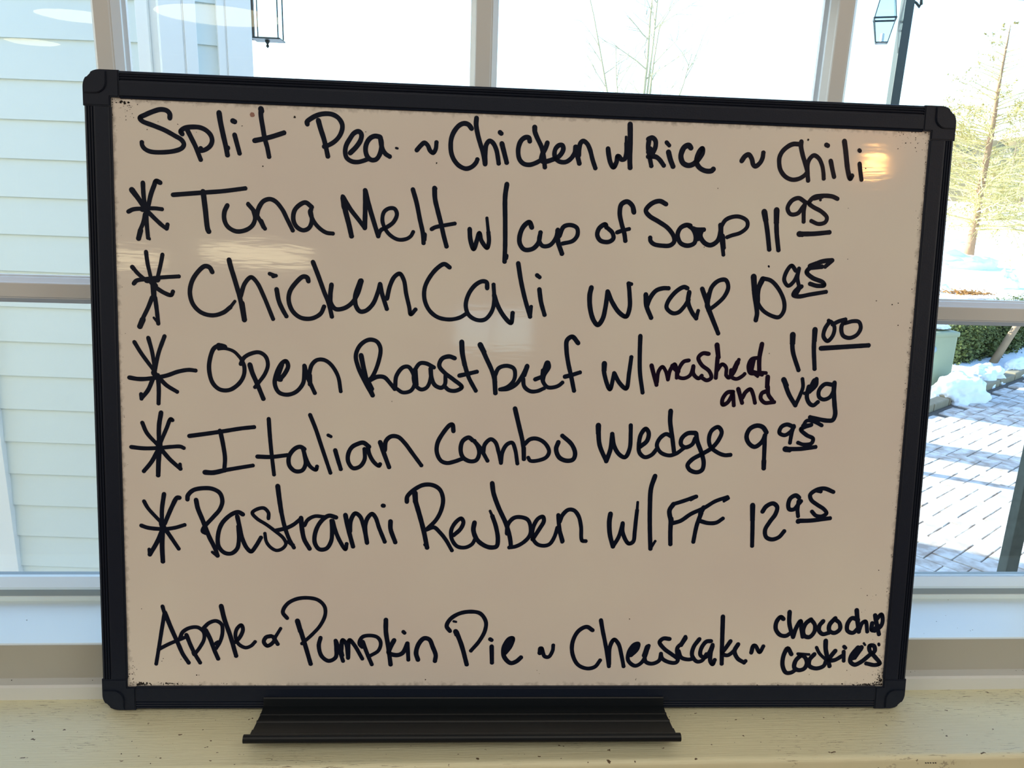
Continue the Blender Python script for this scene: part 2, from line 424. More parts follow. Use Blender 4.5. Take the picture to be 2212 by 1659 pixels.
for z in MZS:
    bm = bmesh.new(); add_extr(bm, mprof, lambda p: Vector((XW0+0.035-wx, p[1]-0.0004, z-p[0]*0.97-wz)), lambda p: Vector((XW1-0.035-wx, p[1]-0.0004, z-p[0]*0.97-wz)))
    obj('muntin', bm, M_VINYL, win)
    bm = bmesh.new(); add_extr(bm, oprof, lambda p: Vector((XW0+0.035-wx, p[1], z-p[0]-wz)), lambda p: Vector((XW1-0.035-wx, p[1], z-p[0]-wz)))
    obj('outer_muntin', bm, M_VINYL_OUT, win)
xs = [XW0+0.035] + MXS + [XW1-0.035]; zs = [ZB] + MZS + [ZTOP]
for i in range(len(xs)-1):
    for j in range(len(zs)-1):
        a = HW if i > 0 else 0; b_ = HW if i < len(xs)-2 else 0; c = HW if j > 0 else 0; d = HW if j < len(zs)-2 else 0
        bm = bmesh.new()
        yy = GY - wy
        vs = [bm.verts.new(v) for v in ((xs[i]+a-wx, yy, zs[j]+c-wz), (xs[i+1]-b_-wx, yy, zs[j]+c-wz), (xs[i+1]-b_-wx, yy, zs[j+1]-d-wz), (xs[i]+a-wx, yy, zs[j+1]-d-wz))]
        vs2 = [bm.verts.new(v.co + Vector((0, 0.004, 0))) for v in vs]
        bm.faces.new(vs); bm.faces.new(vs2[::-1])
        for k in range(4): bm.faces.new((vs[k], vs[(k+1) % 4], vs2[(k+1) % 4], vs2[k]))
        obj('pane', bm, M_GLASS, win)

# ---- lamps of the room (seen as reflections in the board and the glass)
M_DOME = emit('warm_ceiling_dome', (1.0, 0.86, 0.52, 1), 8.0)
M_AMBER = emit('amber_lamp_glass', (1.0, 0.46, 0.12, 1), 80.0)
for i, (x, y, r, lab) in enumerate(((-2.10, -6.42, 0.53, 'round warm glowing ceiling dome nearest the room centre'),
                                 (-4.80, -8.70, 0.28, 'round warm glowing ceiling dome in the far left corner'),
                                 (-3.45, -6.80, 0.36, 'smaller round warm ceiling dome toward the left wall'))):
    t = empty('ceiling_light', (x, y, 2.46)); tag(t, lab, 'ceiling light', 'round ceiling lights of the room')
    bm = bmesh.new(); add_lathe(bm, [(r*1.06, 0.0), (r*1.06, -0.03), (r, -0.035), (r, 0.0)], seg=40); obj('trim_ring', bm, M_CEIL, t)
    bm = bmesh.new(); add_lathe(bm, [(r, -0.028), (r*0.8, -0.045), (r*0.4, -0.058), (0.01, -0.062)], seg=40); obj('diffuser', bm, M_DOME, t, smooth=True)
t = empty('pendant_lamp', (1.99, -2.75, 2.46)); tag(t, 'small amber glass pendant lamp hanging to the right', 'pendant lamp')
bm = bmesh.new(); add_lathe(bm, [(0.05, 0.0), (0.05, -0.02), (0.008, -0.03), (0.008, -0.10), (0.02, -0.11)], seg=16); obj('canopy', bm, M_BRASS, t)
bm = bmesh.new(); add_lathe(bm, [(0.015, -0.105), (0.03, -0.12), (0.048, -0.16), (0.052, -0.19), (0.035, -0.20)], seg=24); obj('lamp_shade', bm, M_AMBER, t, smooth=True)

# ================================================================== the whiteboard
BW, BH, FM = 0.610, 0.4562, 0.0185
board = empty('whiteboard', (0.0508, 0.5143, 0.8000))
bmx = Matrix(((0.9998735, 0.0157337, 0.0023123), (-0.0159028, 0.9892471, 0.1453869), (0.0, -0.1454053, 0.9893722)))
board.rotation_euler = bmx.to_euler()
tag(board, 'black framed whiteboard with handwritten lunch specials, leaning on the window', 'whiteboard')
IX = BW/2 - FM
box('backing', (-IX-0.008, IX+0.008, 0.0042, 0.0100, FM-0.008, BH-FM+0.008), mat('hardboard_back', srgb(120, 92, 66), 0.8), board)
panel = box('writing_panel', (-IX-0.002, IX+0.002, 0.0015, 0.0040, FM-0.002, BH-FM+0.002), M_BOARD, board)
# frame rails: fluted outer third, flat inner band, small inner lip   (d from outer edge, y depth)
rprof = [(0.0, 0.0115), (0.0, 0.0025), (0.0006, 0.0010), (0.0016, 0.0003)]
for k in range(3):
    d0 = 0.0022 + k*0.0018
    rprof += [(d0, 0.0002), (d0+0.0004, 0.0010), (d0+0.0008, 0.0010), (d0+0.0012, -0.0001)]
rprof += [(0.0080, -0.0002), (0.0165, 0.0), (0.0172, 0.0008), (0.0178, 0.0004), (0.0185, 0.0008), (0.0185, 0.0016), (0.0150, 0.0044), (0.0150, 0.0115)]
CL = 0.0240
def rail(fn0, fn1):
    bm = bmesh.new(); add_extr(bm, rprof, fn0, fn1); return obj('frame_rail', bm, M_PLASTIC, board)
rail(lambda p: Vector((-BW/2+CL+.0003, p[1], BH-p[0])), lambda p: Vector((BW/2-CL-.0003, p[1], BH-p[0])))
rail(lambda p: Vector((-BW/2+CL+.0003, p[1], p[0])), lambda p: Vector((BW/2-CL-.0003, p[1], p[0])))
rail(lambda p: Vector((-BW/2+p[0], p[1], CL+.0003)), lambda p: Vector((-BW/2+p[0], p[1], BH-CL-.0003)))
rail(lambda p: Vector((BW/2-p[0], p[1], CL+.0003)), lambda p: Vector((BW/2-p[0], p[1], BH-CL-.0003)))
def corner(sx, sz):
    def W(d, e, y): # d from side edge, e from top/bottom edge
        return Vector(((BW/2-d)*sx, y, (BH-e) if sz > 0 else e))
    r = 0.0118
    arc = []
    N = 14
    for i in range(N+1):
        a = PI/2*i/N
        rr = r
        if i in (6, 7, 8): rr = r - 0.0007          # the little notch across the corner
        arc.append((r-rr*math.cos(a), r-rr*math.sin(a)))
    poly = [(0, CL)] + arc + [(CL, 0), (CL, FM-0.0006), (FM-0.0004, FM-0.0006), (FM-0.0004, CL)]
    bm = bmesh.new()
    add_extr(bm, poly, lambda p: W(p[0], p[1], 0.0118), lambda p: W(p[0], p[1], 0.0004))
    add_extr(bm, [(p[0]+0.0008*(1 if p[0] < .012 else -1), p[1]+0.0008*(1 if p[1] < .012 else -1)) for p in poly], lambda p: W(p[0], p[1], 0.0005), lambda p: W(p[0], p[1], -0.0001))
    # raised quarter boss with a rounded inner corner
    br = 0.0075; S = 0.0158
    boss = [(0.0012, S)] + [(max(0.0012, a_+0.0011), max(0.0012, b_+0.0011)) for a_, b_ in arc[1:-1]] + [(S, 0.0012), (S, S-br)] + [(S-br+br*math.cos(a), S-br+br*math.sin(a)) for a in [i*PI/2/8 for i in range(1, 9)]]
    add_extr(bm, boss, lambda p: W(p[0], p[1], 0.0000), lambda p: W(p[0], p[1], -0.0008))
    add_extr(bm, [(0.0085+(p[0]-0.0085)*0.94, 0.0085+(p[1]-0.0085)*0.94) for p in boss], lambda p: W(p[0], p[1], -0.0008), lambda p: W(p[0], p[1], -0.0012))
    return obj('corner_cap', bm, M_PLASTIC, board)
for sx in (-1, 1):
    for sz in (-1, 1): corner(sx, sz)
# marker tray clipped over the bottom rail   (w outward, v up)
tprof = [(0.0004, 0.0030), (0.0004, 0.0104), (0.0016, 0.0108), (0.0022, 0.0100), (0.0028, 0.0042), (0.0100, 0.0030), (0.0106, 0.0030), (0.0110, 0.0036), (0.0122, 0.0036), (0.0126, 0.0028),
         (0.0200, 0.0028), (0.0206, 0.0037), (0.0222, 0.0037), (0.0228, 0.0028), (0.0330, 0.0028), (0.0336, 0.0040), (0.0385, 0.0040), (0.0392, 0.0030), (0.0420, 0.0030), (0.0420, 0.0014), (0.0060, 0.0012), (0.0004, 0.0012)]
TX0, TX1 = -0.1875, 0.1133
bm = bmesh.new(); add_extr(bm, tprof, lambda p: Vector((TX0, -p[0], p[1])), lambda p: Vector((TX1, -p[0], p[1])))
tray = obj('marker_tray', bm, M_TRAY, board)
bm = bmesh.new()
lp = [(0.0445 + 0.0030*math.cos(a), 0.0036 + 0.0030*math.sin(a)) for a in [2*PI*i/14 for i in range(14)]]
add_extr(bm, lp, lambda p: Vector((TX0-0.0030, -p[0], p[1])), lambda p: Vector((TX1+0.0020, -p[0], p[1])))
lip = obj('tray_lip', bm, M_TRAY, tray)

# ---- handwriting: centre lines of the strokes in tenths of a millimetre on the sheet
INK = """Split|30.3;-2482,4262 -2482,4290 -2501,4311 -2543,4317 -2599,4299 -2644,4278 -2681,4256 -2667,4236 -2590,4208 -2518,4181 -2452,4147 -2407,4121 -2391,4093 -2403,4068 -2448,4047 -2538,4033 -2616,4035 -2655,4053 -2671,4077 -2672,4094|30.4;-2401,4160 -2411,4177 -2384,4200 -2327,4210 -2277,4207 -2238,4189 -2210,4159 -2201,4123 -2214,4089 -2246,4063 -2279,4053 -2288,4056|30.4;-2367,4189 -2340,4135 -2313,4080 -2296,4035 -2280,3994|33.5;-2152,4311 -2144,4254 -2126,4165 -2109,4088 -2099,4032|30.4;-2278,4069 -2279,4066|30.5;-2096,4080 -2096,4077|33.4;-2060,4261 -2048,4256|30.5;-2049,4168 -2036,4118 -2017,4046|36.5;-1870,4348 -1866,4334|30.6;-1870,4343 -1870,4303 -1859,4231 -1846,4154 -1829,4093 -1817,4031|32.1;-1914,4135 -1860,4148 -1803,4164 -1715,4195
Pea|30.7;-1556,4259 -1558,4274 -1523,4303 -1478,4325 -1432,4334 -1387,4331 -1347,4311 -1321,4275 -1317,4242 -1332,4196 -1363,4156 -1403,4128 -1441,4113|32.3;-1481,4287 -1467,4236 -1443,4164 -1429,4108 -1416,4049|30.9;-1263,4076 -1220,4121 -1191,4168 -1187,4207 -1206,4224 -1237,4211 -1266,4171 -1289,4130 -1297,4090 -1288,4045 -1254,4021 -1213,4017 -1173,4027 -1144,4039|31.0;-1059,4193 -1094,4197 -1128,4180 -1152,4141 -1157,4096 -1144,4056 -1116,4035 -1086,4039 -1064,4065 -1050,4111 -1047,4157 -1056,4190|31.0;-1056,4190 -1050,4145 -1041,4111 -1017,4078 -991,4063|15.5;-947,4122 -937,4120
tilde|29.6;-804,4113 -775,4147 -752,4165 -729,4149 -711,4113 -690,4099 -673,4125 -668,4171
Chicken|31.2;-426,4274 -447,4299 -476,4307 -511,4293 -545,4252 -564,4206 -569,4155 -562,4098 -541,4053 -506,4017 -458,4000 -417,4015 -389,4045 -381,4065|31.3;-393,4346 -395,4303 -382,4236 -363,4174 -344,4118 -326,4036|31.3;-326,4036 -327,4118 -320,4170 -299,4195 -275,4183 -250,4138 -239,4093 -231,4045|31.3;-227,4256 -218,4249|33.0;-212,4180 -197,4129 -175,4053|31.5;-17,4204 -24,4227 -47,4229 -76,4208 -93,4167 -96,4121 -84,4076 -54,4048 -12,4043 29,4057 58,4073|34.5;15,4300 16,4285|31.5;15,4297 16,4274 35,4229 67,4168 83,4111 95,4031|31.5;107,4198 96,4163 74,4116 70,4076 88,4068 146,4084 193,4109 221,4156 214,4185 190,4184 167,4160 160,4125 170,4091 200,4072 242,4072 276,4095 302,4136 306,4177|33.3;309,4177 316,4143 327,4103 338,4066|31.6;332,4120 333,4166 343,4207 361,4220 388,4203 410,4163 431,4095 453,4038
with|31.8;538,4174 546,4128 560,4077 582,4049 602,4084 609,4125 620,4123 637,4103 660,4109 670,4156 668,4214|19.0;665,4213 663,4259|35.0;688,4347 692,4272 695,4186 696,4111 701,4050
Rice|31.9;828,4248 824,4197 836,4134 852,4068|31.9;822,4251 851,4261 873,4242 876,4204 862,4163 843,4125 827,4130|31.9;826,4162 840,4185|32.0;848,4134 884,4130 909,4113 941,4074|28.7;954,4233 973,4214|35.2;971,4167 987,4116 1008,4070|35.3;1130,4202 1115,4219 1085,4207 1066,4171 1062,4136 1079,4096 1116,4080 1152,4090 1186,4123 1214,4171 1213,4200 1195,4182 1179,4141 1177,4100 1202,4066 1245,4047 1287,4049 1300,4061
tilde|32.3;1502,4126 1524,4159 1550,4172 1574,4144 1588,4103 1604,4092 1636,4117 1652,4152 1656,4188
Chili|30.8;1926,4256 1901,4258 1870,4257 1835,4241 1795,4204 1776,4162 1776,4122 1788,4075 1825,4030 1876,4009 1925,4016 1966,4041 1983,4062|30.9;1927,4276 1927,4244 1943,4186 1965,4129 1985,4071 1996,4007|29.2;1990,4048 1984,4118 1997,4159 2026,4184 2061,4167 2089,4122 2104,4069 2110,4025|32.4;2112,4260 2122,4256|31.0;2152,4150 2168,4095 2185,4040|34.3;2242,4291 2257,4222 2272,4140 2285,4082 2305,4032 2316,4051|27.7;2356,4232 2361,4228|29.5;2366,4138 2376,4085 2389,4027
asterisk|36.7;-2747,3774 -2725,3744|33.6;-2747,3774 -2702,3713 -2657,3644|29.0;-2672,3824 -2670,3754 -2661,3652|30.6;-2556,3829 -2582,3839 -2599,3803 -2620,3747 -2641,3661|27.6;-2774,3626 -2743,3642 -2672,3650 -2594,3654 -2548,3650|33.7;-2680,3644 -2645,3649|33.8;-2653,3668 -2654,3613|27.7;-2642,3629 -2588,3576 -2546,3538 -2519,3519|27.8;-2519,3519 -2512,3547|27.7;-2662,3613 -2675,3557 -2699,3502|33.9;-2695,3502 -2710,3446|27.7;-2654,3613 -2652,3542 -2646,3452|18.5;-2637,3448 -2636,3444
Tuna|29.2;-2471,3750 -2280,3771 -2138,3786 -1981,3811|33.8;-2268,3779 -2266,3768|34.1;-2266,3768 -2254,3658 -2240,3524 -2233,3509|29.5;-2104,3691 -2124,3647 -2125,3591 -2102,3545 -2047,3516 -1984,3525 -1936,3558 -1916,3606 -1927,3661|24.8;-1927,3661 -1962,3708|28.0;-1962,3704 -1919,3654 -1880,3592 -1849,3541|31.1;-1876,3592 -1858,3553|29.5;-1903,3631 -1891,3678 -1859,3727 -1815,3744 -1776,3730 -1729,3676 -1697,3614 -1658,3535|29.7;-1526,3699 -1569,3729 -1609,3712 -1645,3671 -1653,3607 -1630,3560 -1586,3538 -1546,3555 -1526,3603 -1534,3675|28.2;-1530,3683 -1538,3667 -1514,3604 -1474,3557 -1426,3527 -1381,3522
Melt|25.0;-1314,3781 -1310,3714|36.0;-1310,3770 -1302,3706|34.5;-1310,3770 -1294,3683 -1269,3588 -1251,3509|29.8;-1311,3777 -1258,3692 -1201,3622 -1159,3568|31.4;-1159,3568 -1157,3687 -1158,3826|31.5;-1158,3826 -1130,3720 -1088,3586 -1065,3515|26.7;-1065,3515 -1048,3555 -1008,3577 -960,3614 -936,3671 -953,3707 -989,3709 -1025,3684 -1037,3628 -1020,3572 -983,3525 -926,3495 -869,3501 -837,3522 -821,3551|30.0;-827,3844 -800,3755 -774,3636 -752,3541 -747,3477|28.6;-740,3537 -741,3501|31.4;-676,3859 -672,3855|31.7;-676,3859 -671,3784 -649,3697 -627,3617 -605,3529 -585,3459|26.9;-692,3575 -667,3589 -603,3604 -530,3619
with|30.3;-424,3584 -417,3511 -393,3446 -372,3505 -355,3558 -339,3506 -298,3458 -286,3499 -291,3564|22.3;-291,3564 -304,3664|31.9;-169,3904 -179,3817 -174,3640 -170,3479 -171,3365|28.9;-159,3406 -161,3389
cup|32.1;16,3610 -2,3646 -38,3621 -65,3563 -67,3498 -33,3454 25,3460 65,3502 79,3576|29.0;79,3576 72,3519 98,3483 148,3489 188,3539 202,3600|33.8;202,3596 205,3523 237,3434|28.9;216,3556 243,3622 292,3636 338,3617 344,3568 313,3526 239,3504
of|30.7;550,3628 541,3648 500,3622 486,3573 512,3533 571,3527 603,3552 593,3593 563,3620|32.2;743,3740 730,3784 692,3813 651,3793 641,3732 657,3660 681,3587 690,3539|27.5;628,3595 659,3607 713,3622
Soup|30.9;972,3805 925,3825 867,3805 828,3755 855,3719 924,3681 993,3638 1038,3582 1044,3542 1016,3516 957,3512 898,3521 872,3544 869,3565|31.0;1156,3660 1126,3663 1085,3641 1067,3592 1091,3535 1143,3518 1192,3538 1198,3588 1174,3636 1143,3659|32.6;1174,3640 1204,3633 1255,3635|32.7;1242,3634 1232,3589 1268,3540 1312,3527 1361,3560 1378,3626 1375,3671|39.1;1216,3572 1222,3621|32.7;1379,3671 1384,3602 1395,3545|27.9;1395,3545 1409,3462|36.1;1393,3594 1406,3512|27.8;1380,3659 1411,3709 1469,3734 1520,3733 1568,3706 1571,3665 1527,3623 1460,3600 1429,3587
price|39.3;1690,3776 1704,3719|32.8;1691,3776 1722,3637 1744,3510|39.4;1780,3791 1784,3705|32.9;1780,3791 1790,3640 1812,3508|29.5;1979,3859 1935,3881 1886,3860 1859,3806 1884,3766 1935,3772 1970,3818 1993,3852|29.5;1985,3843 1980,3794 1984,3716|29.5;2222,3886 2182,3901 2105,3903 2046,3890 2015,3848 2042,3825 2113,3790 2154,3750 2144,3717 2094,3703 2041,3722|36.1;2046,3886 2105,3900|19.7;2095,3888 2097,3873|39.6;1958,3627 1979,3626|33.0;1958,3627 2065,3632 2180,3646
price|39.9;1642,3312 1653,3220|33.4;1642,3312 1655,3195 1676,3095 1684,3045 1678,2998|36.6;1710,3297 1681,3221 1682,3137|28.5;1710,3301 1771,3287 1835,3225 1881,3134 1881,3067 1849,3024 1797,3031 1725,3071 1682,3137 1684,3238 1710,3297|28.3;1951,3363 1918,3399 1886,3361 1870,3293 1902,3253 1943,3287 1972,3363 1974,3380|28.3;1974,3380 1967,3313 1985,3247|30.1;2002,3251 1957,3216 1946,3187 1986,3178 2071,3195 2187,3217|36.8;1981,3238 1959,3187|31.7;2217,3446 2140,3435 2073,3400 2033,3357 2079,3316 2160,3285 2170,3265 2118,3259 2065,3272|36.6;2056,3399 2098,3417|33.3;2057,3389 2142,3398|30.0;2217,3446 2168,3399|13.2;1748,3390 1750,3386
asterisk|26.4;-2662,3356 -2654,3281 -2635,3186|26.4;-2551,3340 -2564,3276 -2586,3187|31.0;-2757,3248 -2749,3238|26.4;-2757,3250 -2723,3207 -2669,3161|28.0;-2750,3135 -2732,3155 -2661,3169 -2566,3182 -2443,3193|40.5;-2661,3161 -2590,3167|40.6;-2629,3154 -2607,3123|36.0;-2618,3138 -2616,3050|28.2;-2607,3115 -2544,3076 -2497,3062 -2485,3086|28.2;-2628,3042 -2658,2969 -2699,2887|37.7;-2695,2887 -2716,2838|28.2;-2608,3042 -2598,2954 -2590,2861|15.7;-2620,2901 -2600,2873
Chicken|29.8;-2213,3230 -2232,3262 -2264,3269 -2312,3228 -2353,3162 -2369,3081 -2348,3001 -2293,2946 -2214,2928 -2141,2950 -2093,2988|22.1;-2093,2988 -2061,3030|31.5;-2097,3318 -2089,3282 -2059,3179 -2028,3067 -2009,2978 -1996,2901|36.5;-2013,3019 -1996,2905|28.3;-2020,3067 -1991,3157 -1947,3202 -1907,3167 -1860,3071 -1821,2975 -1797,2914|25.2;-1819,3230 -1779,3218|25.2;-1795,3212 -1775,3218|30.2;-1771,3123 -1756,3042 -1728,2978 -1704,2936|30.1;-1550,3186 -1558,3210 -1586,3217 -1635,3175 -1679,3109 -1687,3044 -1659,2971 -1603,2928 -1530,2924 -1465,2960 -1441,3010|30.2;-1518,3320 -1482,3228 -1441,3116 -1409,3035 -1386,2942|30.3;-1389,3166 -1397,3093 -1393,3036 -1360,2996 -1303,3002 -1247,3040 -1206,3106 -1179,3196|31.9;-1181,3200 -1202,3122|30.4;-1187,3200 -1223,3089 -1218,3024 -1189,2984 -1149,2989 -1100,3036 -1068,3110 -1049,3180|30.4;-1049,3180 -1036,3119 -1000,3007|28.8;-999,3079 -979,3170 -947,3236 -911,3257 -882,3213 -864,3116 -842,3026 -830,2973 -797,3007
Cali|28.9;-560,3312 -598,3334 -646,3305 -702,3235 -734,3160 -733,3078 -699,3005 -640,2958 -557,2943 -483,2958 -442,2983|29.2;-290,3173 -295,3214 -324,3221 -373,3195 -421,3128 -440,3045 -418,2980 -359,2945 -301,2950 -253,3009 -238,3084 -245,3199|30.9;-239,3125 -212,3052 -160,2970 -113,2930 -103,3001|30.9;-73,3355 -51,3237 -18,3107 23,2979|26.0;23,2979 29,3050|29.1;64,3275 82,3262|30.9;84,3175 99,3085 127,2995
Wrap|32.9;459,3199 449,3144 457,3045 485,2963 516,2932 548,2973 566,3056 578,3173|31.3;578,3173 614,3099 668,3026 720,2998 743,3061 738,3161 728,3235|26.2;728,3237 748,3232|33.0;857,3160 865,3081 903,2995|31.2;869,3081 891,3140 931,3191 981,3209 1020,3210|29.7;1159,3214 1133,3222 1076,3187 1020,3111 1014,3069 1058,3032 1101,3038 1141,3080 1172,3131|31.5;1174,3186 1169,3115 1203,3040 1235,2999|26.5;1235,2999 1247,3054|31.6;1268,3213 1300,3135 1350,3011 1404,2894|33.4;1311,3093 1389,2927|33.1;1311,3093 1319,3177|29.8;1317,3144 1338,3228 1386,3275 1437,3281 1459,3231 1435,3164 1379,3104 1322,3060
asterisk|26.9;-2757,2727 -2713,2651 -2628,2530|26.9;-2661,2759 -2637,2661 -2620,2530|26.9;-2549,2773 -2593,2653 -2620,2530|28.7;-2798,2475 -2733,2466 -2653,2472 -2541,2495 -2460,2525 -2388,2539 -2340,2535|38.2;-2628,2513 -2613,2489|28.7;-2638,2464 -2671,2389 -2717,2330|27.1;-2720,2359 -2718,2326|28.7;-2601,2497 -2597,2399 -2601,2295|28.7;-2589,2473 -2542,2425 -2471,2381
Open|28.9;-2133,2710 -2169,2717 -2209,2696 -2238,2621 -2245,2539 -2221,2448 -2173,2404 -2108,2401 -2043,2444 -2006,2503 -2000,2569 -2021,2626|22.3;-2021,2626 -2073,2678 -2137,2697 -2177,2692|31.8;-2177,2719 -2133,2706|27.2;-2025,2589 -2001,2635 -1952,2665 -1895,2675 -1851,2647 -1835,2589 -1856,2523 -1897,2464 -1926,2426|32.2;-1961,2586 -1945,2529 -1913,2455 -1869,2344|32.2;-1775,2491 -1747,2484|29.0;-1755,2483 -1718,2526 -1693,2584 -1709,2617 -1738,2600 -1779,2516 -1787,2449 -1759,2392 -1702,2376 -1637,2399 -1588,2462 -1580,2537 -1579,2587|32.2;-1738,2592 -1763,2516|29.1;-1579,2587 -1559,2513 -1531,2447 -1506,2393|32.4;-1543,2521 -1539,2455|27.4;-1547,2521 -1526,2596 -1490,2630 -1441,2632 -1392,2600 -1342,2518 -1322,2409
Roastbeef|32.5;-1179,2671 -1162,2588 -1137,2489 -1095,2385|29.0;-1095,2385 -1153,2488 -1199,2587 -1216,2670 -1184,2745 -1123,2784 -1069,2773 -1042,2724 -1056,2624 -1096,2523 -1129,2485|29.3;-1129,2485 -1063,2519 -1013,2517 -972,2476 -938,2434|35.9;-1137,2497 -1103,2431|27.7;-934,2443 -927,2527 -882,2590 -841,2596 -807,2546 -794,2480 -822,2424 -880,2410 -922,2435|27.8;-659,2596 -717,2624 -759,2623 -791,2580 -803,2521 -789,2463 -747,2434 -706,2452 -682,2516 -679,2587|36.0;-795,2572 -785,2471|29.6;-683,2587 -674,2516 -648,2466 -602,2450 -578,2476 -575,2535|29.5;-511,2666 -552,2678 -602,2660 -621,2609 -583,2560 -516,2511 -456,2458 -497,2431 -548,2434 -582,2463|34.3;-463,2784 -457,2705 -439,2622|29.6;-439,2622 -408,2530 -355,2434|29.5;-475,2541 -417,2555 -350,2572|37.6;-330,2767 -303,2717|31.2;-330,2771 -286,2676 -242,2584 -216,2501|33.1;-223,2560 -212,2420|28.1;-220,2543 -192,2602 -134,2620 -83,2601 -73,2546 -88,2503 -129,2465 -179,2447|28.1;-171,2447 -121,2452 -63,2487 -22,2547 13,2624|33.0;13,2620 -6,2556|28.2;-14,2531 -3,2472 40,2439 91,2440 141,2462|29.8;75,2526 113,2542|43.0;160,2644 137,2576|33.1;164,2648 169,2619 137,2559 130,2525|28.2;128,2593 130,2517 166,2471 216,2472 250,2486 274,2507|31.4;378,2797 334,2842 297,2816 296,2740 312,2648 336,2555 361,2450|29.9;290,2550 340,2564 399,2584
with|36.6;576,2653 576,2606|30.1;576,2653 577,2587 624,2465 651,2584|30.1;651,2584 693,2514 744,2473 761,2591 772,2704|30.1;831,2860 833,2734 841,2593 867,2447
mashed|30.1;924,2647 942,2586 967,2506|26.8;969,2520 978,2605 1005,2639 1031,2607 1050,2546|26.8;1050,2546 1064,2617 1095,2660 1111,2618 1114,2561|36.9;1081,2646 1121,2609|26.9;1198,2691 1160,2680 1125,2618 1123,2571 1167,2558 1213,2582 1234,2649|28.6;1234,2649 1237,2593 1277,2560 1300,2580|28.6;1343,2742 1300,2745 1268,2712 1295,2660 1355,2614 1372,2567 1340,2547 1300,2566|35.3;1401,2809 1416,2720|30.4;1411,2719 1406,2568|27.0;1408,2615 1448,2668 1478,2646 1481,2589|27.0;1481,2589 1502,2570 1538,2609 1570,2704|35.4;1562,2685 1537,2628|27.1;1517,2627 1520,2580 1560,2562 1607,2587 1620,2601|32.1;1736,2824 1723,2718 1729,2623|27.1;1713,2722 1666,2711 1645,2659 1663,2607 1730,2613 1779,2611|38.9;1676,2707 1666,2631|30.5;1662,2621 1750,2599|23.7;1682,2612 1718,2585
and|28.9;1542,2466 1499,2460 1465,2407 1470,2369 1503,2384 1529,2428 1539,2461 1553,2366|30.6;1579,2488 1596,2439 1614,2386|28.9;1612,2420 1638,2468 1671,2488 1693,2450 1711,2388|34.0;1795,2582 1795,2510|30.7;1800,2510 1808,2453 1840,2410|29.0;1797,2477 1760,2461 1752,2423 1784,2390 1822,2391 1856,2396
Veg|37.5;1917,2565 1939,2523|32.4;1917,2565 1964,2456 2018,2376|27.3;2018,2376 2051,2458 2066,2516 2058,2573|23.9;2080,2466 2118,2479|39.3;2151,2561 2126,2507|30.8;2164,2575 2163,2528 2118,2479|30.9;2110,2517 2101,2440 2124,2392 2154,2378 2187,2403|29.2;2289,2535 2231,2538 2190,2490 2194,2442 2229,2423 2277,2443 2302,2502 2303,2550|32.8;2303,2550 2303,2483 2316,2386 2326,2309 2310,2270 2271,2265 2211,2273 2137,2288
price|40.5;1962,2898 1964,2837|32.1;1960,2894 1970,2780 2023,2639|37.2;2126,2940 2127,2860|32.2;2126,2940 2127,2812 2144,2651|28.8;2230,2999 2200,2947 2194,2890 2226,2858 2262,2896 2272,2958 2249,2995 2224,3008|28.7;2255,2981 2302,3006 2349,3021|28.9;2350,3012 2324,2969 2339,2903 2389,2885 2445,2910 2470,2963 2452,3005 2408,3009 2351,2993|34.0;2181,2803 2355,2818 2539,2834
asterisk|27.4;-2717,2154 -2687,2081 -2616,1998|30.6;-2585,2229 -2601,2133 -2604,1999|27.4;-2507,2176 -2519,2184 -2549,2117 -2596,2007|27.5;-2798,1977 -2714,1969 -2609,1973 -2520,1983 -2455,1986 -2432,1976|42.1;-2603,2015 -2601,1948|29.2;-2617,1948 -2659,1872 -2714,1803|32.4;-2605,1940 -2611,1864 -2615,1775|29.2;-2585,1957 -2530,1891 -2458,1824|22.8;-2460,1858 -2458,1828
Italian|29.2;-2391,2064 -2275,2082 -2161,2101 -2030,2125 -1936,2137|27.5;-2177,2107 -2173,2103|29.4;-2171,2090 -2154,1998 -2143,1905 -2148,1837|34.3;-2286,1801 -2230,1799 -2148,1818|27.8;-2148,1818 -2050,1837 -1947,1856|27.8;-1832,2198 -1826,2097 -1815,1962 -1797,1792|29.5;-1914,1922 -1819,1921 -1704,1936|29.6;-1580,1983 -1609,1999 -1646,1986 -1688,1930 -1688,1862 -1647,1820 -1597,1825 -1572,1872 -1581,1949|28.0;-1589,1983 -1572,1923 -1539,1856 -1498,1832 -1490,1856|27.9;-1539,2233 -1498,2128 -1457,2002 -1394,1811|23.0;-1411,2088 -1391,2078|29.7;-1360,1978 -1341,1910 -1320,1840|29.8;-1117,2008 -1159,2037 -1200,2027 -1241,2002 -1266,1954 -1266,1894 -1232,1848 -1182,1861 -1149,1913 -1150,1990|28.2;-1125,2008 -1116,1957 -1083,1897 -1045,1868 -1037,1881|31.5;-1038,2043 -1012,1967 -972,1860|29.7;-1004,1984 -996,2053 -959,2087 -909,2084 -859,2038 -808,1970 -739,1877
Combo|30.0;-510,2134 -518,2181 -534,2180 -584,2120 -624,2042 -627,1973 -597,1914 -554,1897 -504,1907 -445,1929|30.1;-368,2068 -398,2089 -440,2063 -455,2002 -437,1942 -386,1913 -339,1922 -319,1970 -329,2022 -355,2064|28.5;-355,2060 -312,2013 -277,1954 -257,1919|28.4;-290,1979 -279,2040 -237,2079 -203,2058 -176,1981 -158,1904|28.5;-158,1904 -150,1982 -118,2042 -80,2056 -57,2009 -37,1902|31.8;-66,2309 -37,2198 -4,2070 6,2010|32.0;6,2019 10,1937|28.6;10,2045 51,2084 102,2089 162,2056 194,1996 174,1952 107,1925 56,1925 42,1946|32.1;260,2066 245,2014 269,1954 321,1929 372,1938 387,1982 359,2051 288,2114
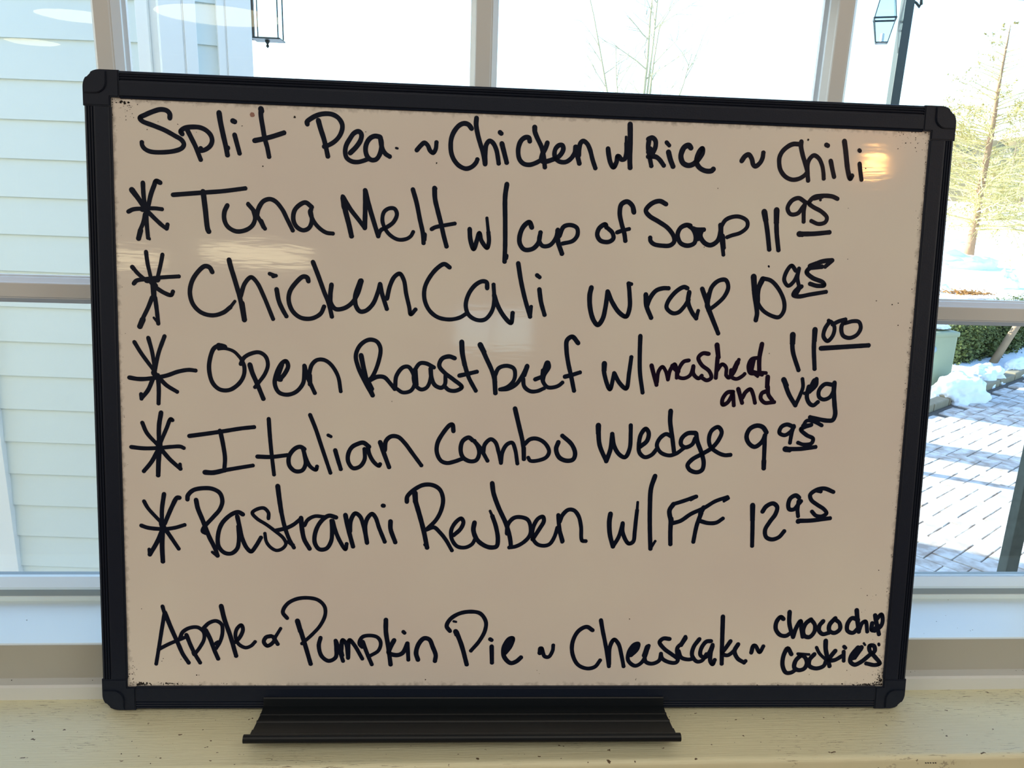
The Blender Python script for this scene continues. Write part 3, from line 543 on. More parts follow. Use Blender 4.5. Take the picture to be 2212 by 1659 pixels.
Wedge|37.1;551,2197 553,2141|32.1;551,2192 565,2054 620,1930|32.2;620,1930 648,2021 656,2134|30.6;656,2134 673,2048 714,1983 759,1962 790,2024 793,2145 791,2201|30.6;867,2042 917,2087 927,2148 904,2178 871,2138 858,2060 865,1999 906,1965 957,1983 998,2036|32.3;1083,2315 1083,2237 1107,2107 1126,1995|29.0;1097,2125 1057,2141 1011,2106 993,2053 1025,2002 1087,1981 1139,1995 1197,2039|30.7;1278,2154 1218,2149 1176,2109 1174,2065 1206,2044 1257,2067 1276,2111|30.8;1283,2150 1294,2093 1330,2007 1352,1928 1342,1875 1303,1857 1250,1874 1231,1909 1263,1953 1339,1998 1407,2043 1455,2105 1474,2166 1445,2201 1399,2174 1381,2112 1397,2052 1452,2009 1506,1990 1550,1993
price|32.6;1813,2168 1782,2207 1737,2217 1686,2192 1664,2135 1685,2083 1730,2057 1781,2093 1804,2146|31.0;1802,2146 1805,2059 1809,1900|34.6;1808,1953 1810,1896|29.2;2019,2211 1965,2230 1923,2210 1912,2166 1953,2149 1995,2176 2019,2216|29.3;2017,2220 2005,2167 1997,2093|29.4;2150,2231 2099,2213 2073,2195 2121,2152 2171,2127 2161,2091 2099,2081 2059,2094|27.5;2230,2228 2175,2254 2113,2261 2089,2222|31.0;2089,2222 2128,2226|27.6;2137,2288 2209,2269|41.5;1965,2044 1996,2040|31.2;1965,2044 2084,2048 2194,2064
asterisk|26.2;-2719,1582 -2692,1531 -2612,1438|29.5;-2577,1637 -2594,1524 -2596,1421|31.1;-2470,1611 -2486,1611 -2520,1551 -2576,1421|28.0;-2742,1402 -2695,1386 -2589,1378 -2507,1388 -2437,1410|42.8;-2596,1421 -2583,1370|31.3;-2598,1361 -2632,1283 -2687,1187|23.1;-2691,1226 -2690,1196|33.0;-2593,1378 -2599,1249 -2596,1136|28.1;-2569,1370 -2525,1301 -2482,1232
Pastrami|29.6;-2413,1599 -2409,1629 -2371,1668 -2297,1684 -2232,1679 -2183,1649 -2166,1590 -2185,1529 -2235,1468 -2302,1390 -2309,1364 -2290,1352|31.5;-2352,1596 -2341,1536 -2309,1450 -2262,1321 -2222,1235 -2206,1183|20.0;-2243,1209 -2214,1183|29.9;-2021,1493 -2053,1510 -2103,1492 -2170,1426 -2200,1339 -2197,1253 -2156,1205 -2107,1200 -2065,1237 -2052,1306 -2055,1402|30.0;-2062,1479 -2046,1402 -2031,1324 -1998,1246 -1965,1216 -1932,1255 -1894,1321|25.0;-1839,1465 -1839,1508 -1871,1542 -1921,1533 -1954,1506 -1922,1464 -1856,1421 -1790,1370 -1732,1318 -1715,1275 -1740,1240 -1782,1226 -1824,1248 -1855,1291 -1865,1352|33.1;-1771,1707 -1759,1604 -1747,1518|28.4;-1747,1518 -1723,1405 -1690,1310 -1657,1249|30.1;-1694,1293 -1665,1267|28.3;-1790,1374 -1706,1397 -1656,1424 -1606,1468|31.8;-1605,1472 -1598,1389 -1582,1311 -1544,1242|26.7;-1581,1416 -1556,1459 -1506,1486 -1444,1483|30.2;-1352,1479 -1406,1491 -1465,1443 -1502,1364 -1506,1286 -1473,1238 -1423,1243 -1389,1296 -1381,1366 -1385,1453|28.6;-1377,1453 -1356,1375 -1322,1297 -1284,1240 -1275,1280|31.9;-1285,1498 -1268,1411 -1229,1262|30.2;-1251,1376 -1247,1455 -1214,1511 -1180,1490 -1154,1421 -1127,1290|30.2;-1127,1290 -1141,1386 -1138,1438 -1121,1482 -1092,1509 -1067,1483 -1040,1405 -998,1300|30.2;-1014,1572 -1008,1571|32.0;-957,1454 -956,1397 -921,1297
Reuben|30.2;-840,1603 -837,1642 -787,1695 -720,1731 -652,1730 -601,1698 -576,1629 -586,1550 -623,1471 -694,1395|38.6;-782,1669 -777,1608|33.8;-777,1608 -751,1522 -715,1391 -687,1259|20.4;-705,1281 -692,1264|28.8;-694,1395 -639,1413 -595,1375 -552,1322 -504,1239|28.8;-493,1354 -443,1403 -423,1456 -440,1482 -478,1455 -511,1393 -505,1323 -465,1270 -405,1262 -355,1289 -332,1333|32.5;-341,1452 -348,1395 -321,1325 -269,1281 -217,1264 -174,1273 -165,1326 -182,1423 -210,1502|20.4;-210,1502 -228,1541|32.4;-218,1751 -206,1677 -164,1564 -110,1451 -77,1345 -66,1274|29.1;-99,1371 -93,1442 -51,1491 0,1498 52,1479 75,1426 73,1364 32,1311 -28,1275 -79,1265|29.1;92,1329 141,1409 173,1472 164,1503 130,1489 97,1427 91,1347 127,1294 180,1281 222,1295 255,1349 275,1420|29.2;279,1517 286,1446 298,1376 315,1314|30.9;317,1318 288,1411|29.2;290,1464 310,1517 352,1558 395,1554 431,1510 452,1431 464,1324 491,1320
with|34.6;669,1531 663,1469 672,1371 698,1282|29.4;698,1282 738,1354 764,1461|29.5;764,1461 767,1390 815,1305 849,1319 858,1400 863,1489 868,1560|20.6;868,1560 870,1622|32.8;991,1824 965,1729 964,1579 971,1428 983,1267|20.9;983,1267 1016,1325
French fries|29.4;1310,1672 1210,1635 1141,1612|33.0;1141,1612 1113,1563 1126,1483 1128,1394 1133,1304|31.2;1130,1501 1136,1465|29.5;1140,1465 1201,1484 1277,1538 1372,1584 1457,1638 1547,1671|20.8;1314,1672 1271,1645|20.8;1557,1662 1523,1639|33.0;1371,1589 1348,1539|31.3;1356,1548 1326,1450 1307,1324|29.7;1346,1486 1414,1469 1475,1474 1522,1506
price|36.8;1744,1611 1750,1500|31.5;1744,1611 1753,1455 1760,1297|31.6;1823,1563 1848,1603 1900,1627 1933,1600 1924,1546 1883,1483 1852,1420 1864,1366 1910,1348 1963,1367 2000,1413|31.6;2097,1674 2070,1691 2031,1669 2017,1619 2028,1584 2064,1584 2093,1620 2113,1647|29.8;2095,1647 2091,1584 2099,1531|35.2;2102,1490 2115,1495|31.7;2102,1495 2195,1498 2347,1518|29.9;2358,1722 2284,1748 2223,1734 2181,1697 2193,1657 2240,1622 2296,1587 2317,1556 2282,1533 2237,1537 2204,1568|31.5;2223,1734 2259,1725
Apple|26.8;-2606,796 -2591,733|30.4;-2591,750 -2547,627 -2500,511 -2468,431 -2427,364|27.0;-2593,742 -2614,626 -2638,484 -2661,354|27.0;-2642,466 -2567,507 -2457,556|27.1;-2486,551 -2465,600 -2414,632 -2356,636 -2315,601 -2312,547 -2342,485 -2384,426|28.9;-2439,578 -2408,493 -2376,422 -2344,364|34.0;-2388,444 -2384,431|27.1;-2314,632 -2272,672 -2222,686 -2184,659 -2179,592 -2199,521 -2225,476|30.6;-2298,614 -2265,539 -2241,467 -2213,395|32.3;-2224,512 -2211,521|32.3;-2185,801 -2163,699 -2123,575 -2082,418|27.2;-2090,521 -2056,557 -2030,620 -2042,655 -2072,628 -2085,575 -2065,512 -2014,481 -1972,495 -1943,526
or|29.0;-1828,571 -1862,562 -1879,526 -1854,495 -1812,522 -1799,558 -1824,571|23.9;-1803,549 -1756,630|29.1;-1807,558 -1778,509
Pumpkin|27.2;-1708,710 -1739,755 -1709,817 -1641,857 -1557,867 -1481,850 -1435,801 -1430,738 -1464,658 -1524,586 -1600,514|35.9;-1633,689 -1612,612|32.6;-1612,621 -1583,523 -1537,356|29.3;-1464,559 -1477,496 -1455,415 -1404,379 -1353,406 -1349,478 -1353,537|29.3;-1353,537 -1328,469 -1298,379|34.5;-1319,478 -1306,424|29.3;-1311,460 -1302,542 -1277,515 -1261,402|29.3;-1261,402 -1251,542 -1217,506 -1156,397|27.6;-1157,488 -1178,515 -1157,565 -1106,578 -1046,565 -1020,524 -1036,461 -1105,415|29.4;-1153,529 -1122,443 -1085,352|32.9;-983,700 -982,606 -963,488 -945,352|33.0;-921,541 -951,479 -959,443 -898,425 -856,443 -822,516|29.5;-822,516 -817,452 -813,389|27.7;-853,608 -844,599|33.0;-741,389 -756,443 -736,516 -698,557 -659,548 -632,489 -609,425 -614,380
Pie|29.5;-506,615 -531,653 -506,707 -438,752 -352,767 -282,753 -239,690 -244,618 -285,536 -345,461|36.5;-463,612 -456,590|33.1;-457,608 -415,499 -375,353|29.7;-203,552 -192,545|31.6;-190,495 -185,367|33.3;-87,445 -49,500 -33,559 -59,554 -97,490 -95,417 -45,364 -2,376 33,408|35.1;-50,536 -74,472|17.3;-480,691 -462,687
tilde|35.3;180,478 176,445|28.3;176,445 188,482 212,418 244,413 273,464 276,505
Cheesecake|30.1;571,625 526,652 465,620 424,538 423,446 467,354 539,321 601,335 638,386|30.1;632,705 648,626 677,502 708,339|30.2;708,352 709,494 739,552 773,519 801,427 821,339|30.3;873,427 919,477 926,519 894,511 856,452 855,385 910,343 965,377 1007,503|35.6;918,511 872,444|39.3;999,494 978,427|30.4;978,436 989,377 1038,360 1094,386 1105,440|30.5;1166,558 1117,561 1090,532 1130,478 1188,436 1239,394 1224,369 1167,373 1117,402 1105,440|30.4;1239,402 1230,486 1265,528 1287,575|35.8;1287,566 1257,512|30.5;1240,462 1263,411 1321,394 1361,403|30.6;1397,558 1356,495 1347,428 1387,378 1427,386 1457,437|30.5;1488,542 1451,537 1414,479 1413,428 1450,411 1480,454 1502,512|32.4;1502,504 1489,437 1493,378 1511,357 1525,390|32.4;1569,738 1573,605 1577,479 1582,361|30.6;1640,542 1601,479 1579,445 1621,428 1668,462 1701,517|32.5;1701,517 1676,463 1704,403 1756,370|30.7;1756,370 1767,382
tilde|30.7;1808,450 1821,505 1837,505 1873,454 1899,501
Choco chip|32.4;2042,721 2021,737 1991,701 1988,640 2025,593 2071,586 2103,607|32.5;2087,778 2090,694 2108,627 2128,577|32.4;2128,580 2146,647 2178,705 2189,641 2203,580|32.6;2259,718 2222,688 2203,634 2216,587 2257,577 2293,621 2292,675 2259,718|32.6;2356,705 2329,668 2329,628 2360,601 2406,611|32.7;2450,729 2408,675 2411,628 2452,611 2493,642 2486,689 2451,719|32.7;2630,717 2582,730 2550,683 2554,629 2598,612 2635,649|34.5;2614,794 2627,710 2644,622|30.9;2644,629 2665,690 2691,704 2711,623|32.8;2745,690 2746,636 2770,630|32.8;2763,754 2783,677 2806,602|30.9;2779,724 2812,761 2827,711 2814,663 2770,630|32.8;2769,643 2793,670
cookies|32.7;2124,438 2092,485 2063,424 2062,343 2092,289 2132,289 2163,309|32.8;2201,431 2161,384 2155,330 2190,309 2235,323 2252,371 2228,418 2188,431|21.8;2174,442 2264,436|32.9;2306,438 2270,391 2274,343 2328,323 2386,343 2403,384|25.5;2319,493 2346,445 2396,398|34.7;2388,547 2393,479 2416,398 2433,343|32.9;2470,466 2440,425 2423,391 2469,391 2527,425|29.3;2537,460 2543,385|29.2;2537,500 2548,490|36.6;2675,494 2628,412|43.9;2668,487 2614,412|32.9;2648,494 2600,425 2597,378 2632,354 2684,378 2746,433 2784,467 2773,507 2740,507 2744,467 2795,412 2832,364 2793,351 2725,364|18.3;2692,528 2703,514|22.0;2811,523 2814,514"""
YI = 0.0015 - 0.00012
def catmull(pts, n=7):
    if len(pts) < 3: return pts
    P = [pts[0]*2-pts[1]] + pts + [pts[-1]*2-pts[-2]]; out = []
    for i in range(1, len(P)-2):
        p0, p1, p2, p3 = P[i-1:i+3]
        # centripetal parametrisation keeps tight turns from overshooting
        t0 = 0; t1 = t0+max((p1-p0).length, 1e-6)**.5; t2 = t1+max((p2-p1).length, 1e-6)**.5; t3 = t2+max((p3-p2).length, 1e-6)**.5
        for k in range(n):
            t = t1+(t2-t1)*k/n
            A1 = p0*((t1-t)/(t1-t0))+p1*((t-t0)/(t1-t0)); A2 = p1*((t2-t)/(t2-t1))+p2*((t-t1)/(t2-t1)); A3 = p2*((t3-t)/(t3-t2))+p3*((t-t2)/(t3-t2))
            B1 = A1*((t2-t)/(t2-t0))+A2*((t-t0)/(t2-t0)); B2 = A2*((t3-t)/(t3-t1))+A3*((t-t1)/(t3-t1))
            out.append(B1*((t2-t)/(t2-t1))+B2*((t-t1)/(t2-t1)))
    out.append(pts[-1]); return out
def stroke(bm, pts, w, y):
    """one pen stroke as a thin raised film with round ends"""
    h = w/2
    c = [p for i, p in enumerate(pts) if i == 0 or (p-pts[i-1]).length > 1e-6]
    seg = 12
    def P(x, z): return bm.verts.new((x, y, z))
    if len(c) == 1: c = [c[0], c[0]+Vector((0.0002, 0))]
    n = len(c); L = []; Rr = []
    for i in range(n):
        d = (c[min(i+1, n-1)]-c[max(i-1, 0)]).normalized(); nn = Vector((-d.y, d.x))
        hh = h*(1.05 - 0.10*i/max(1, n-1) + 0.05*noise.noise(Vector((c[i].x*300, c[i].y*300, 0))))
        L.append(P(*(c[i]+nn*hh))); Rr.append(P(*(c[i]-nn*hh)))
    for i in range(n-1):
        bm.faces.new((L[i], Rr[i], Rr[i+1], L[i+1]))
    for end in (0, n-1):
        d = ((c[0]-c[1]) if end == 0 else (c[-1]-c[-2])).normalized(); a0 = math.atan2(d.y, d.x)
        arc = [P(c[end].x+h*math.cos(a0+a), c[end].y+h*math.sin(a0+a)) for a in [-PI/2+PI*k/seg for k in range(seg+1)]]
        bm.faces.new(arc)
    # discs at sharp turns so that the film has no gaps
    for i in range(1, n-1):
        a = (c[i]-c[i-1]); b = (c[i+1]-c[i])
        if a.angle(b) > 0.35:
            bm.faces.new([P(c[i].x+h*math.cos(2*PI*k/14), c[i].y+h*math.sin(2*PI*k/14)) for k in range(14)])
purple = {'mashed', 'and'}
k_ = 0
for line in INK.strip().split('\n'):
    parts = line.split('|'); word = parts[0]
    bm = bmesh.new()
    for st in parts[1:]:
        wd, ps = st.split(';')
        pts = [Vector((float(a.split(',')[0])*1e-4, float(a.split(',')[1])*1e-4)) for a in ps.split()]
        k_ += 1
        stroke(bm, catmull(pts), float(wd)*1.06e-4, YI - (k_ % 9)*2.5e-6)
    name = {'tilde': 'handwritten_dash', 'asterisk': 'handwritten_star', 'price': 'handwritten_price'}.get(word, 'handwritten_word')
    o = obj(name, bm, M_INK_PURPLE if word in purple else M_INK, panel, flip_fix=False)
    if name == 'handwritten_word': o['label'] = 'the handwritten word "%s" in %s marker' % (word if word not in ('with', 'French fries') else {'with': 'w/', 'French fries': 'FF'}[word], 'purplish black' if word in purple else 'black')
# old marks that are not writing: smudge, ticks, specks and residue packed in the corners
def blob(bm, x, z, r, y=YI, sq=1.0, rot=0.0, n=9, jag=0.3):
    vs = []
    for k in range(n):
        a = 2*PI*k/n; rr = r*(1+jag*(random.random()-.5)*2)
        dx, dz = rr*math.cos(a), rr*sq*math.sin(a)
        vs.append(bm.verts.new((x+dx*math.cos(rot)-dz*math.sin(rot), y, z+dx*math.sin(rot)+dz*math.cos(rot))))
    bm.faces.new(vs)
random.seed(7)
bm = bmesh.new(); blob(bm, -0.1929, 0.4307, 0.0017, jag=.12, n=14); obj('ink_smudge', bm, M_SMUDGE, panel, flip_fix=False)
bm = bmesh.new()
CX, CZ = IX, FM
def cluster(x, z, n, sx, sz, r0, r1):
    for _ in range(n):
        px = x + random.gauss(0, sx); pz = z + random.gauss(0, sz)
        px = max(-IX+0.0004, min(IX-0.0004, px)); pz = max(FM+0.0004, min(BH-FM-0.0004, pz))
        blob(bm, px, pz, random.uniform(r0, r1), sq=random.uniform(.45, 1), rot=random.uniform(0, PI))
TL = (-IX, BH-FM); TR = (IX, BH-FM); BL = (-IX, FM); BR = (IX, FM)
cluster(TL[0]+.007, TL[1]-.0025, 14, .0028, .0005, .0004, .0009); cluster(TL[0]+.006, TL[1]-.006, 46, .006, .005, .0001, .0004)
cluster(TL[0]+.03, TL[1]-.001, 20, .02, .001, .0001, .0003)
cluster(TR[0]-.012, TR[1]-.005, 40, .010, .004, .0001, .0005); cluster(TR[0]-.001, TR[1]-.03, 46, .0012, .03, .0001, .0004)
cluster(BR[0]-.0018, BR[1]+.003, 60, .0022, .0035, .0002, .0008); cluster(BR[0]-.004, BR[1]+.012, 50, .003, .006, .0001, .0004); cluster(BR[0]-.012, BR[1]+.0006, 40, .008, .0004, .0003, .0007)
cluster(BR[0]-.0016, BR[1]+.16, 70, .0010, .09, .0001, .0004); cluster(BR[0]-.0010, BR[1]+.28, 50, .0010, .06, .0001, .0004)
cluster(BL[0]+.009, BL[1]+.0012, 26, .003, .0006, .0003, .0009); cluster(BL[0]+.003, BL[1]+.008, 30, .002, .006, .0001, .0005)
cluster(BL[0]+.026, BL[1]+.0016, 30, .005, .0005, .0002, .0006); cluster(BL[0]+.05, BL[1]+.0012, 24, .02, .001, .0001, .0004)
cluster(IX-.06, FM+.0015, 26, .05, .0015, .0001, .0004); cluster(IX-.012, FM+.045, 30, .008, .02, .0001, .0003)
cluster(-IX+.002, .25, 20, .0015, .1, .0001, .0003)
cluster(-IX+.045, BH-FM-.020, 8, .02, .006, .0002, .0004)
for p in [(-0.1641, 0.4303, 0.00077), (-0.1157, 0.4223, 0.00037), (-0.0667, 0.4148, 0.00040), (-0.0665, 0.4031, 0.00062), (0.1977, 0.4291, 0.00074), (0.2414, 0.4107, 0.00040), (-0.2370, 0.0267, 0.00050), (-0.2354, 0.0267, 0.00031), (-0.0683, 0.0231, 0.00050), (0.0919, 0.0231, 0.00037), (0.0850, 0.0715, 0.00043), (0.0922, 0.0239, 0.00025), (0.2545, 0.0197, 0.00068), (0.2278, 0.0273, 0.00031), (0.2307, 0.3821, 0.00031), (0.2762, 0.1113, 0.00040), (0.2687, 0.0913, 0.00040), (0.2756, 0.0917, 0.00031), (-0.2756, 0.0776, 0.00031), (-0.1860, 0.3965, 0.00043), (0.0159, 0.0305, 0.00025), (0.0177, 0.0279, 0.00022), (0.2332, 0.3458, 0.00031), (0.2693, 0.3138, 0.00050), (0.2738, 0.3150, 0.00043), (0.2752, 0.2987, 0.00043), (0.2842, 0.2972, 0.00037), (0.2574, 0.0307, 0.00034), (-0.2609, 0.0396, 0.00031), (-0.2619, 0.0375, 0.00031), (-0.2482, 0.0390, 0.00037), (0.1265, 0.3511, 0.00031)]:
    blob(bm, p[0], p[1], p[2])
o = obj('ink_residue', bm, M_RESIDUE, panel, flip_fix=False); o['kind'] = 'stuff'

# ---- crumbs of dirt on the sill and on the window frame
bm = bmesh.new()
def crumb(x, y, z, r):
    bmesh.ops.create_icosphere(bm, subdivisions=1, radius=r, matrix=Matrix.Translation((x, y, z+r*0.5)) @ Matrix.Diagonal((1, .8, .5, 1)))
random.seed(3)
for p in [(-0.2943, 0.4995, 0.7982, 0.00053), (-0.2624, 0.4865, 0.7982, 0.00025), (-0.2684, 0.5268, 0.7982, 0.00032), (-0.2610, 0.5142, 0.7982, 0.00025), (-0.2212, 0.4875, 0.7982, 0.00042), (-0.2235, 0.4752, 0.7982, 0.00053), (-0.2155, 0.4809, 0.7982, 0.00028), (-0.1990, 0.4715, 0.7982, 0.00028), (-0.2005, 0.4654, 0.7982, 0.00046), (-0.1743, 0.4647, 0.7982, 0.00018), (0.1681, 0.5056, 0.7982, 0.00042), (0.1806, 0.5064, 0.7982, 0.00028), (0.1682, 0.5003, 0.7982, 0.00028), (0.1852, 0.5074, 0.7982, 0.00032), (0.2071, 0.4918, 0.7982, 0.00032), (0.2331, 0.5064, 0.7982, 0.00039), (0.2144, 0.4871, 0.7982, 0.00018), (0.4124, 0.5018, 0.7982, 0.00032), (0.4077, 0.4976, 0.7982, 0.00021), (-0.2963, 0.4910, 0.7982, 0.00021), (-0.3231, 0.5451, 0.8100, 0.00080), (-0.3291, 0.5418, 0.8100, 0.00052), (0.3780, 0.5415, 0.8100, 0.00040), (0.3823, 0.5427, 0.8100, 0.00032), (0.4695, 0.5421, 0.8100, 0.00036), (0.4751, 0.5420, 0.8100, 0.00036), (-0.2697, 0.5409, 0.8100, 0.00040), (-0.3326, 0.5775, 0.8392, 0.00044), (0.4119, 0.5695, 0.8392, 0.00035), (0.4327, 0.5552, 0.8392, 0.00033), (0.4356, 0.5566, 0.8392, 0.00033), (0.4259, 0.5788, 0.8392, 0.00026), (0.4241, 0.5595, 0.8392, 0.00022), (0.4442, 0.6046, 0.8392, 0.00031), (0.3902, 0.5516, 0.8392, 0.00022), (0.3404, 0.4530, 0.7978, 0.00070), (0.3421, 0.4530, 0.7978, 0.00070), (0.3439, 0.4530, 0.7978, 0.00070), (0.3460, 0.4530, 0.7977, 0.00070), (0.3477, 0.4530, 0.7977, 0.00070)]: crumb(*p)
for _ in range(46): crumb(random.choice((random.uniform(-.33, -.16), random.uniform(.2, .45))), random.uniform(.462, .53), SZ, random.uniform(.0001, .00028))
o = obj('dirt_crumb', bm, M_RESIDUE, None); tag(o, 'small dark specks of dirt scattered on the sill and window frame', 'dirt', kind='stuff')
# ================================================================== outside: the wing of the house on the left
G = -0.55
LAP = 0.1270
def wall_sheet(name, P0, az, length, z_hi, n, label, trims, z_off, win_cut=None):
    """lapped siding boards on a vertical wall starting at P0 and running along azimuth az"""
    t = empty(name, (P0[0], P0[1], G), (0, 0, R(az))); t['kind'] = 'structure'
    if label: t['label'] = label
    box('sheathing', (0, length, 0.02, 0.14, 0, z_hi-G+0.15), M_SIDING, t)
    meshes = {}
    for i in range(n):
        z1 = z_off - G - i*LAP            # butt edge (lower, proud) of each board
        if z1 < 0: break
        segs = [(0, length)]
        if win_cut and win_cut[2] < z1 + LAP and z1 < win_cut[3]: segs = [(0, win_cut[0]), (win_cut[1], length)]
        for a, b in segs:
            key = (a, b)
            if key not in meshes:
                bm = bmesh.new()
                pr = [(0.020, LAP+0.002), (0.002, LAP+0.002), (-0.0075, 0.0035), (-0.0078, 0.0), (-0.0050, -0.0005), (0.020, 0.0)]
                add_extr(bm, pr, lambda p: Vector((a, p[0], p[1])), lambda p: Vector((b, p[0], p[1])))
                me = bpy.data.meshes.new('siding_board'); bmesh.ops.recalc_face_normals(bm, faces=bm.faces); bm.to_mesh(me); bm.free(); me.materials.append(M_SIDING)
                meshes[key] = me
            o = link('siding_board', meshes[key], None, t, (0, 0, z1))
    for x0, x1, y0, y1, m in trims:
        box('corner_trim', (x0, x1, y0, y1, 0, z_hi-G+0.15), m, t, bev=0.002)
    return t
# wall A, nearly square to the view, with a cased window low on the left
azA = -4.0
LA = 3.6
ca, sa = math.cos(R(azA)), math.sin(R(azA))
PA1 = Vector((-1.0400, 2.8588)); PA0 = PA1 - Vector((ca, sa))*LA
WX1 = LA - 0.623; WX0 = WX1 - 1.0
wallA = wall_sheet('wall_exterior', (PA0.x, PA0.y), azA, LA, 3.0, 40, 'white lap siding of the house wing seen through the left panes',
    [(LA-0.002, LA+0.036, -0.022, 0.03, M_TRIM), (LA+0.036, LA+0.041, -0.030, 0.03, M_TRIM), (LA+0.041, LA+0.090, -0.016, 0.03, M_TRIM)], 3.087, (WX0, WX1, 0.0, 2.05))
w2 = empty('window_2', (WX0, -0.0, 0.0), (0, 0, 0), wallA); w2['kind'] = 'structure'
w2.parent = None; w2.matrix_world = wallA.matrix_world if False else Matrix.Translation((PA0.x+ca*WX0, PA0.y+sa*WX0, G)) @ Matrix.Rotation(R(azA), 4, 'Z')
box('casing', (0.94, 1.002, -0.026, 0.03, 0.0, 2.05), M_TRIM, w2, 0.002); box('casing', (-0.002, 0.06, -0.026, 0.03, 0.0, 2.05), M_TRIM, w2, 0.002)
box('casing', (0.06, 0.94, -0.026, 0.03, 1.98, 2.05), M_TRIM, w2, 0.002)
box('sash', (0.865, 0.932, -0.008, 0.03, 0.05, 1.98), M_TRIM, w2, 0.002); box('sash', (0.06, 0.13, -0.008, 0.03, 0.05, 1.98), M_TRIM, w2, 0.002)
box('sash', (0.13, 0.865, -0.008, 0.03, 0.0, 0.14), M_TRIM, w2, 0.002)
box('gasket', (0.932, 0.94, -0.002, 0.03, 0.05, 1.98), M_GASKET, w2)
box('pane', (0.13, 0.865, 0.006, 0.012, 0.14, 1.98), mat('dark_far_pane', srgb(120, 132, 138), 0.1), w2)
# wall B, a short return turned away from the camera
azB = 24.0
cb, sb = math.cos(R(azB)), math.sin(R(azB))
PB0 = Vector((-0.806, 2.86)) - Vector((cb, sb))*0.163
LB = 0.276
wallB = wall_sheet('wall_return', (PB0.x, PB0.y), azB, LB, 3.0, 40, 'bright sunlit corner boards and lap siding beside the lantern',
    [(-0.002, 0.066, -0.020, 0.10, M_TRIM), (0.066, 0.071, -0.018, 0.05, M_TRIM), (0.071, 0.108, -0.024, 0.05, M_TRIM), (0.172, 0.196, -0.024, 0.05, M_TRIM), (0.196, 0.200, -0.023, 0.05, M_TRIM), (0.200, LB+0.004, -0.028, 0.12, M_TRIM)], 3.088)
# roof mass of the wing, above and behind the view, so that it shades the near ground
box('wall_wing_body', (-6.0, -1.40, 3.10, 5.60, G, 3.6), M_SIDING)['kind'] = 'structure'

# wall lantern on the corner board
t = empty('wall_lantern', (-0.6985, 2.95, 1.60)); tag(t, 'bronze wall lantern with clear glass at the left corner board', 'lantern')
box('back_plate', (-0.012, 0.002, -0.004, 0.012, 0.0, 0.34), M_BRASS, t, 0.001)
bm = bmesh.new()
add_box(bm, 0.0, 0.096, -0.045, 0.045, 0.000, 0.005); obj('base_plate', bm, M_METALB, t)
box('top_plate', (0.0, 0.098, -0.048, 0.048, 0.200, 0.208), M_METALB, t)
bm = bmesh.new()
for (x, y) in ((0.004, -0.042), (0.090, -0.042), (0.004, 0.042), (0.090, 0.042)): add_tube(bm, [(x, y, 0.003), (x, y, 0.203)], 0.0022, 6)
obj('corner_bar', bm, M_METALB, t)
bm = bmesh.new(); add_box(bm, 0.006, 0.088, -0.041, -0.039, 0.006, 0.198); add_box(bm, 0.006, 0.088, 0.039, 0.041, 0.006, 0.198); add_box(bm, 0.087, 0.089, -0.039, 0.039, 0.006, 0.198)
obj('glass_panel', bm, M_LGLASS, t)
bm = bmesh.new(); add_lathe(bm, [(0.001, -0.024), (0.006, -0.018), (0.003, -0.012), (0.008, -0.004), (0.008, 0.0)], (0.045, 0, 0), 10); obj('finial', bm, M_METALB, t)
bm = bmesh.new(); add_lathe(bm, [(0.068, 0.208), (0.045, 0.25), (0.02, 0.28), (0.004, 0.30)], (0.046, 0, 0), 4); obj('lantern_roof', bm, M_METALB, t)
bm = bmesh.new(); add_lathe(bm, [(0.014, 0.10), (0.018, 0.12), (0.018, 0.19), (0.014, 0.20)], (0.030, 0, 0), 12); obj('bulb_cover', bm, M_LGLASS, t)

# lamp post with a coach lantern on its left and a scroll on its right
t = empty('lamp_post', (2.5415, 4.75, G)); tag(t, 'slender grey green lamp post with a scroll bracket on its right', 'lamp post')
bm = bmesh.new(); add_box(bm, -0.027, 0.027, -0.027, 0.027, 0.0, 3.45, 0.003); obj('pole', bm, M_METALB, t)
box('post_base', (-0.05, 0.05, -0.05, 0.05, 0.0, 0.18), M_METALB, t, 0.006)
bm = bmesh.new(); add_tube(bm, [(0.026, 0, 2.775), (0.05, 0, 2.765), (0.072, 0, 2.745), (0.080, 0, 2.76), (0.076, 0, 2.79), (0.062, 0, 2.80)], [0.008, 0.007, 0.008, 0.009, 0.007, 0.004], 8)
obj('scroll_bracket', bm, M_METALB, t, smooth=True)
bm = bmesh.new(); add_tube(bm, [(-0.026, 0, 3.14), (-0.08, 0, 3.19), (-0.12, 0, 3.16), (-0.12, 0, 3.115)], 0.007, 8); obj('lantern_arm', bm, M_METALB, t)
t = empty('coach_lantern', (2.420, 4.75, G)); tag(t, 'tapered glass coach lantern hanging left of the lamp post', 'lantern')
z0, z1, z2 = 1.9956-G, 2.122-G, 2.46-G
r0, r1 = 0.044, 0.080
ang = [R(a) for a in (20, 110, 200, 290)]
def cr(r, z, a): return Vector((r*math.cos(a), r*math.sin(a), z))
bm = bmesh.new()
for i in range(4): add_tube(bm, [cr(r1, z1, ang[i]), cr(r1, z1, ang[(i+1) % 4])], 0.0055, 6)
obj('rim', bm, M_METALB, t)
bm = bmesh.new()
for i in range(4): add_tube(bm, [cr(r0, z0, ang[i]), cr(r0, z0, ang[(i+1) % 4])], 0.003, 6)
add_lathe(bm, [(r0*.7, z0-0.002), (r0*.7, z0+0.002)], seg=12); obj('base_plate', bm, M_METALB, t)
bm = bmesh.new()
for a in ang: add_tube(bm, [cr(r0, z0, a), cr(r1, z1, a)], 0.0024, 6)
obj('corner_bar', bm, M_METALB, t)
bm = bmesh.new()
